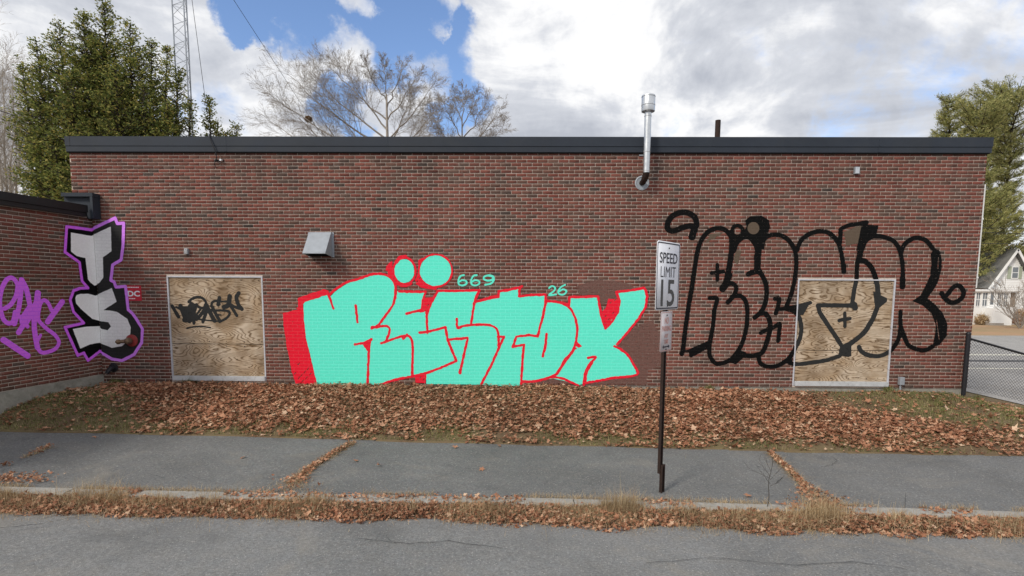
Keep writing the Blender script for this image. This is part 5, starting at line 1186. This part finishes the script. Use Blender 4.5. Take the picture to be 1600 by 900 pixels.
link('fallen_leaves', mesh_np('fallen_leaves', np.concatenate([V1, V2]), np.concatenate([F1, F2+len(V1)])), LEAF, kind='stuff', label='thick drift of dry brown leaves below the brick wall')
# litter band in the gutter, over the kerb and in the two cracks
def px_line_pts(pts, w, n, rr, z): # scatter round a polyline given in the photo's frame, on the pavement
    P = [onZ(a, b, z)[:2] for a, b in pts]; seg = [np.linalg.norm(q-p) for p, q in zip(P, P[1:])]; out = []
    for _ in range(n):
        i = rr.choice(len(seg), p=np.array(seg)/sum(seg)); t = rr.random(); ww = w[i]*(1-t)+w[i+1]*t; out.append(P[i]*(1-t)+P[i+1]*t+rr.normal(0, ww, 2))
    return np.array(out)
def gutter(n, rr, lo=.02, hi=.34, x0=-9.5, x1=9.5):
    x = rr.uniform(x0, x1, n); w = hi*(.97+1.1*np.interp(x, np.linspace(-20, 20, 160), _wv)+.35*vnoise(x+40, x*0+3, .2, 19)); t = rr.random(n)**.95*1.04; y = yk(x)-.14-lo-t*np.maximum(w, .15); z = bed(x, y)+.012+.04*rr.random(n)
    return np.stack([x, y, z], 1)
g = np.concatenate([gutter(15000, r1_), gutter(2200, r1_, x0=9.5, x1=13.2), gutter(2200, r1_, x0=-13.2, x1=-9.5)]); g2 = gutter(2600, r1_, -.17, .16); g2[:, 2] = zrd(g2[:, 0])+.125+.02*r1_.random(2600); g2 = g2[vnoise(g2[:, 0]+20, g2[:, 1]*0+1, .6, 44) > .10]
ck = []
for pts, w, n in ((((552, 696), (520, 715), (484, 738), (462, 758), (440, 776)), (.03, .028, .03, .07, .20), 480), (((1203, 708), (1232, 735), (1255, 758), (1275, 778), (1295, 797)), (.02, .02, .025, .12, .17), 560), (((40, 727), (78, 710)), (.03, .03), 60), (((0, 742), (20, 738)), (.02, .02), 20), (((1250, 797), (1330, 800)), (.15, .15), 260), (((0, 757), (60, 765)), (.09, .1), 200)):
    q = px_line_pts(pts, w, n, r1_, float(PV0)+.0); ck.append(np.stack([q[:, 0], q[:, 1], zpv(q[:, 0])+r1_.uniform(.008, .05, len(q))], 1))
ck = np.concatenate(ck); ck = ck[ck[:, 1] > yk(ck[:, 0])-.12]
Va, Fa = leaves(np.concatenate([g, g2, ck]), .042, .6, r1_)
link('gutter_leaves', mesh_np('gutter_leaves', Va, Fa), LEAF, kind='stuff', label='broken brown leaf litter along the kerb and in the pavement cracks')
# single leaves lying on the pavement
for i, (a, b, s, lb) in enumerate(((556, 722, .13, 'curled dry leaf on the pavement right of the left crack'), (592, 729, .11, 'flat pale leaf just right of the curled one'), (711, 700, .13, 'brown leaf on the pavement near the verge, below the turquoise S'), (753, 735, .09, 'small leaf alone in the middle of the pavement'), (380, 716, .10, 'pale leaf on the pavement left of the left crack'), (780, 698, .11, 'leaf at the back edge of the pavement below the T'), (1168, 776, .09, 'orange leaf near the bare sapling'), (1108, 782, .10, 'dark leaf at the kerb edge right of the post'), (1242, 793, .14, 'large reddish leaf beside the kerb litter'), (1558, 831, .15, 'big dry leaf lying on the road at lower right'), (148, 684, .12, 'twisted straw-coloured leaf at the verge edge, far left'), (1032, 785, .1, 'leaf on the kerb in front of the sign post'))):
    zz = float(zpv(onZ(a, b, PV0)[0])) if b < 815 else RD0+.02; q = onZ(a, b, zz); V, Fc = leaves(np.array([[0, 0, .016]]), s/1.0, .25, np.random.default_rng(100+i)); link('fallen_leaf', mesh_np('fallen_leaf', V, Fc), LEAF, None, (q[0], q[1], zz+.004), label=lb, cat='leaf', group='single leaves on the pavement')
q = onZ(1310, 657, -.18); V, Fc = leaves(np.array([[0, 0, .0]]), .09, .3, np.random.default_rng(5))
MB().box((0, 0, 0), (.075, .05, .03), .012, rot=Matrix.Rotation(.6, 4, 'Z') @ Matrix.Rotation(.3, 4, 'X')).box((.03, .02, .02), (.03, .03, .015), .005).build('litter_scrap', simple('pale_blue_plastic', (.45, .50, .62), .4), None, (q[0], q[1], float(ground_h(q[0], q[1]))+.085), label='small crumpled pale blue scrap among the leaves', cat='litter')
q = onZ(1478, 820, RD0+.05); MB().box((0, 0, 0), (.11, .05, .015), .005, rot=Matrix.Rotation(-.3, 4, 'Z') @ Matrix.Rotation(.2, 4, 'Y')).build('litter_scrap', simple('white_paper', (.72, .70, .66), .8), None, (q[0], q[1], RD0+.085), label='small white paper scrap in the kerb litter at lower right', cat='litter')

def blades(P, h, w, lean, rr, bend=.5):
    n = len(P); az = rr.uniform(0, 2*math.pi, n); L = h*np.exp(rr.normal(0, .35, n)); ln = np.abs(rr.normal(0, lean, n)); dx = np.cos(az)*ln*L; dy = np.sin(az)*ln*L; a2 = rr.uniform(0, 2*math.pi, n); wx, wy = np.cos(a2)*w, np.sin(a2)*w
    Z0_ = np.zeros(n); b0 = P+np.stack([wx, wy, Z0_], 1); b1 = P-np.stack([wx, wy, Z0_], 1); zc = L/np.sqrt(1+ln*ln)
    mid = P+np.stack([dx*.35, dy*.35, zc*.6], 1); tip = P+np.stack([dx, dy, zc*(1-.25*bend*ln)], 1); m0 = mid+np.stack([wx, wy, Z0_], 1)*.7; m1 = mid-np.stack([wx, wy, Z0_], 1)*.7
    V = np.stack([b0, b1, m1, m0, tip], 1).reshape(-1, 3); i = np.arange(n)*5
    return V, [np.stack([i, i+1, i+2, i+3], 1), np.stack([i+3, i+2, i+4], 1)]
def dens_grass(x, y):
    b = yb(x); t = np.clip(y/b, 0, 1.1); d = np.full_like(x, .04)
    d = np.maximum(d, np.clip((-7.6+2.4*t-x)/.9, 0, 1)*.95)
    d = np.maximum(d, np.clip((x-5.6-1.5*np.clip((t-.45)*3, 0, 1))/1.2, 0, 1)*.85)
    d = np.maximum(d, np.clip((t-.72)*7, 0, .9)*np.clip(.75+2.2*patch(x, y, .5, 61), 0, 1)); d = np.maximum(d, np.clip(1-t*20, 0, 1)*np.clip(.3+2*patch(x, y*0, .6, 62), 0, 1))
    d *= np.clip(.75+1.3*patch(x, y, .3, 63), .05, 1)
    return np.where(wing_ok(x, y), d, 0)*(t < 1.)
x, y = sample(190000, dens_grass, r1_, -9.5, 13.); P = np.stack([x, y, ground_h(x, y)-.003], 1); V, Fc = blades(P, .042, .0042, .8, r1_)
link('grass', mesh_np('grass', V, Fc), GRASS, kind='stuff', label='short olive grass at both ends of the verge')
x = r1_.uniform(8.7, 60, 26000)**1.0; y = r1_.uniform(.1, 1.3, 26000)+(x-8.7)*.02; P = np.stack([x, y, ground_h(x, y)], 1); V, Fc = blades(P, .05, .003, .8, r1_); link('grass', mesh_np('grass', V, Fc), GRASS, kind='stuff', label='thin grass strip behind the chain link fence')
# dead straw weeds
Ps = []
for pts, w, n in ((((552, 696), (520, 715), (484, 738), (462, 758), (440, 776)), (.03, .03, .03, .06, .16), 2600), (((1203, 708), (1232, 735), (1255, 758), (1275, 778), (1295, 797)), (.02, .025, .03, .08, .14), 3000), (((40, 727), (78, 710)), (.02, .02), 220)):
    q = px_line_pts(pts, w, n, r1_, float(PV0)); Ps.append(np.stack([q[:, 0], q[:, 1], zpv(q[:, 0])+.0], 1))
V, Fc = blades(np.concatenate(Ps), .05, .0018, 1.8, r1_)
link('straw_grass', mesh_np('straw_grass', V, Fc), STRAW, kind='stuff', label='flattened straw grass growing in the pavement cracks')
x = r1_.uniform(-9, 9, 9000); k = vnoise(x+30, x*0+2, .55, 71) > -.10; x = x[k]; y = yk(x)+r1_.normal(.035, .03, len(x)); Pk = np.stack([x, y, zpv(x)], 1); V, Fc = blades(Pk, .055, .0016, 1.3, r1_)
x = r1_.uniform(-9.5, 9.5, 66000); y = yk(x)-.16-np.abs(r1_.normal(0, .16, len(x))); k = r1_.random(len(x)) < np.clip(.75+1.4*vnoise(x+30, x*0+2, .5, 72), .1, 1); x, y = x[k], y[k]; Pg = np.stack([x, y, bed(x, y)], 1); V2, F2 = blades(Pg, .085, .0017, 1.2, r1_); n = len(V)
link('straw_grass', mesh_np('straw_grass', np.concatenate([V, V2]), Fc+[f+n for f in F2]), STRAW, kind='stuff', label='dead straw grass fringing the kerb')
tb = STRAW
for i, (px, py, n, h, s, lb) in enumerate(((975, 797, 700, .17, .10, 'largest dead grass tuft at the kerb, left of the sign post'), (948, 795, 300, .13, .07, 'smaller straw tuft left of the largest kerb tuft'), (150, 785, 520, .15, .14, 'wide straw tuft at the kerb, lower left'), (200, 783, 420, .17, .10, 'upright straw tuft right of the wide one'), (265, 788, 260, .12, .10, 'thin straw tuft at the kerb, below the left window'), (495, 797, 420, .13, .12, 'straw tuft beside the left crack mouth'), (335, 790, 260, .13, .1, 'straw tuft left of the left crack mouth'), (1285, 808, 700, .16, .16, 'bushy straw tuft at the mouth of the right crack'), (1250, 790, 420, .15, .10, 'straw tuft just above the right crack mouth'), (760, 800, 260, .11, .12, 'low straw tuft below the turquoise T'), (1060, 800, 240, .11, .1, 'sparse straw tuft right of the sign post'), (45, 778, 300, .12, .1, 'straw tuft at the far left of the kerb'), (640, 798, 220, .10, .12, 'low straw tuft below the turquoise S'), (1400, 815, 220, .10, .12, 'low straw tuft at the kerb below the right window'))):
    q = onZ(px, py, RD0+.05); xy = r1_.normal(0, s, (n, 2))*np.array([1, .45]); V, Fc = blades(np.stack([xy[:, 0], xy[:, 1], np.zeros(n)], 1), h, .0017, .75, r1_)
    y_ = max(q[1], float(yk(q[0]))-.45); y_ = min(y_, float(yk(q[0]))-.19) if py > 776 else q[1]
    link('dead_grass_tuft', mesh_np('dead_grass_tuft', V, Fc), tb, None, (q[0], y_, float(bed(q[0], y_)) if y_ < float(yk(q[0]))-.14 else float(zpv(q[0]))), label=lb, cat='grass tuft', group='dead grass tufts along the kerb')
# green weed tufts among the leaves
for i, (px, py, lb) in enumerate(((1080, 687, 'small green weed at the leaf edge right of the post'), (1100, 606, 'green weed at the foot of the wall under the black R'), (1467, 640, 'dark green weed tuft in the sparse grass at right'), (1500, 607, 'green grass tuft at the foot of the fence post'), (205, 597, 'green weed at the foot of the wall left of the left window'), (1355, 603, 'weed under the right window sill'), (300, 602, 'green weed under the left window sill'))):
    q = onZ(px, py, -.15 if py > 620 else 0); q[1] = min(q[1], -.04); n = 130; xy = r1_.normal(0, .05, (n, 2)); V, Fc = blades(np.stack([xy[:, 0], xy[:, 1]*.5, np.zeros(n)], 1), .085, .0035, .7, r1_)
    link('weed_tuft', mesh_np('weed_tuft', V, Fc), GRASS, None, (q[0], q[1], float(ground_h(q[0], q[1]))+.02), label=lb, cat='weed', group='green weeds')
# bare sapling in the gutter
q = onZ(1198, 800, RD0+.06); rr = random.Random(4); sap = empty('bare_sapling', (q[0], q[1], float(zrd(q[0]))+.02), label='thin bare sapling growing from the kerb left of the right crack', cat='sapling')
segs = []; p = np.array([0, 0, 0.])
H_ = .66
for k in range(8):
    nx = np.array([.012*math.sin(k*1.3)+.004*k, .0, H_*(k+1)/8]); segs.append((p, nx, .0052*(1-k/12), .0052*(1-(k+1)/12))); p = nx
V, Fc = tubes_np(segs, 5); link('stem', mesh_np('stem', V, Fc), BARKD, sap)
for (z0_, dx_, dz_) in ((.36, -.17, .16), (.40, .16, .16), (.44, -.09, .20), (.48, .05, .18), (.33, .10, .10), (.50, -.05, .16), (.42, -.25, .12)):
    segs = []; grow(segs, [], (.02, 0, z0_), (dx_, rr.uniform(-.1, .1), dz_), math.hypot(dx_, dz_), .0022, 1, rr, .45, .1, 4, .0010, 1); V, Fc = tubes_np(segs, 3); link('twig', mesh_np('twig', V, Fc), BARKD, sap)
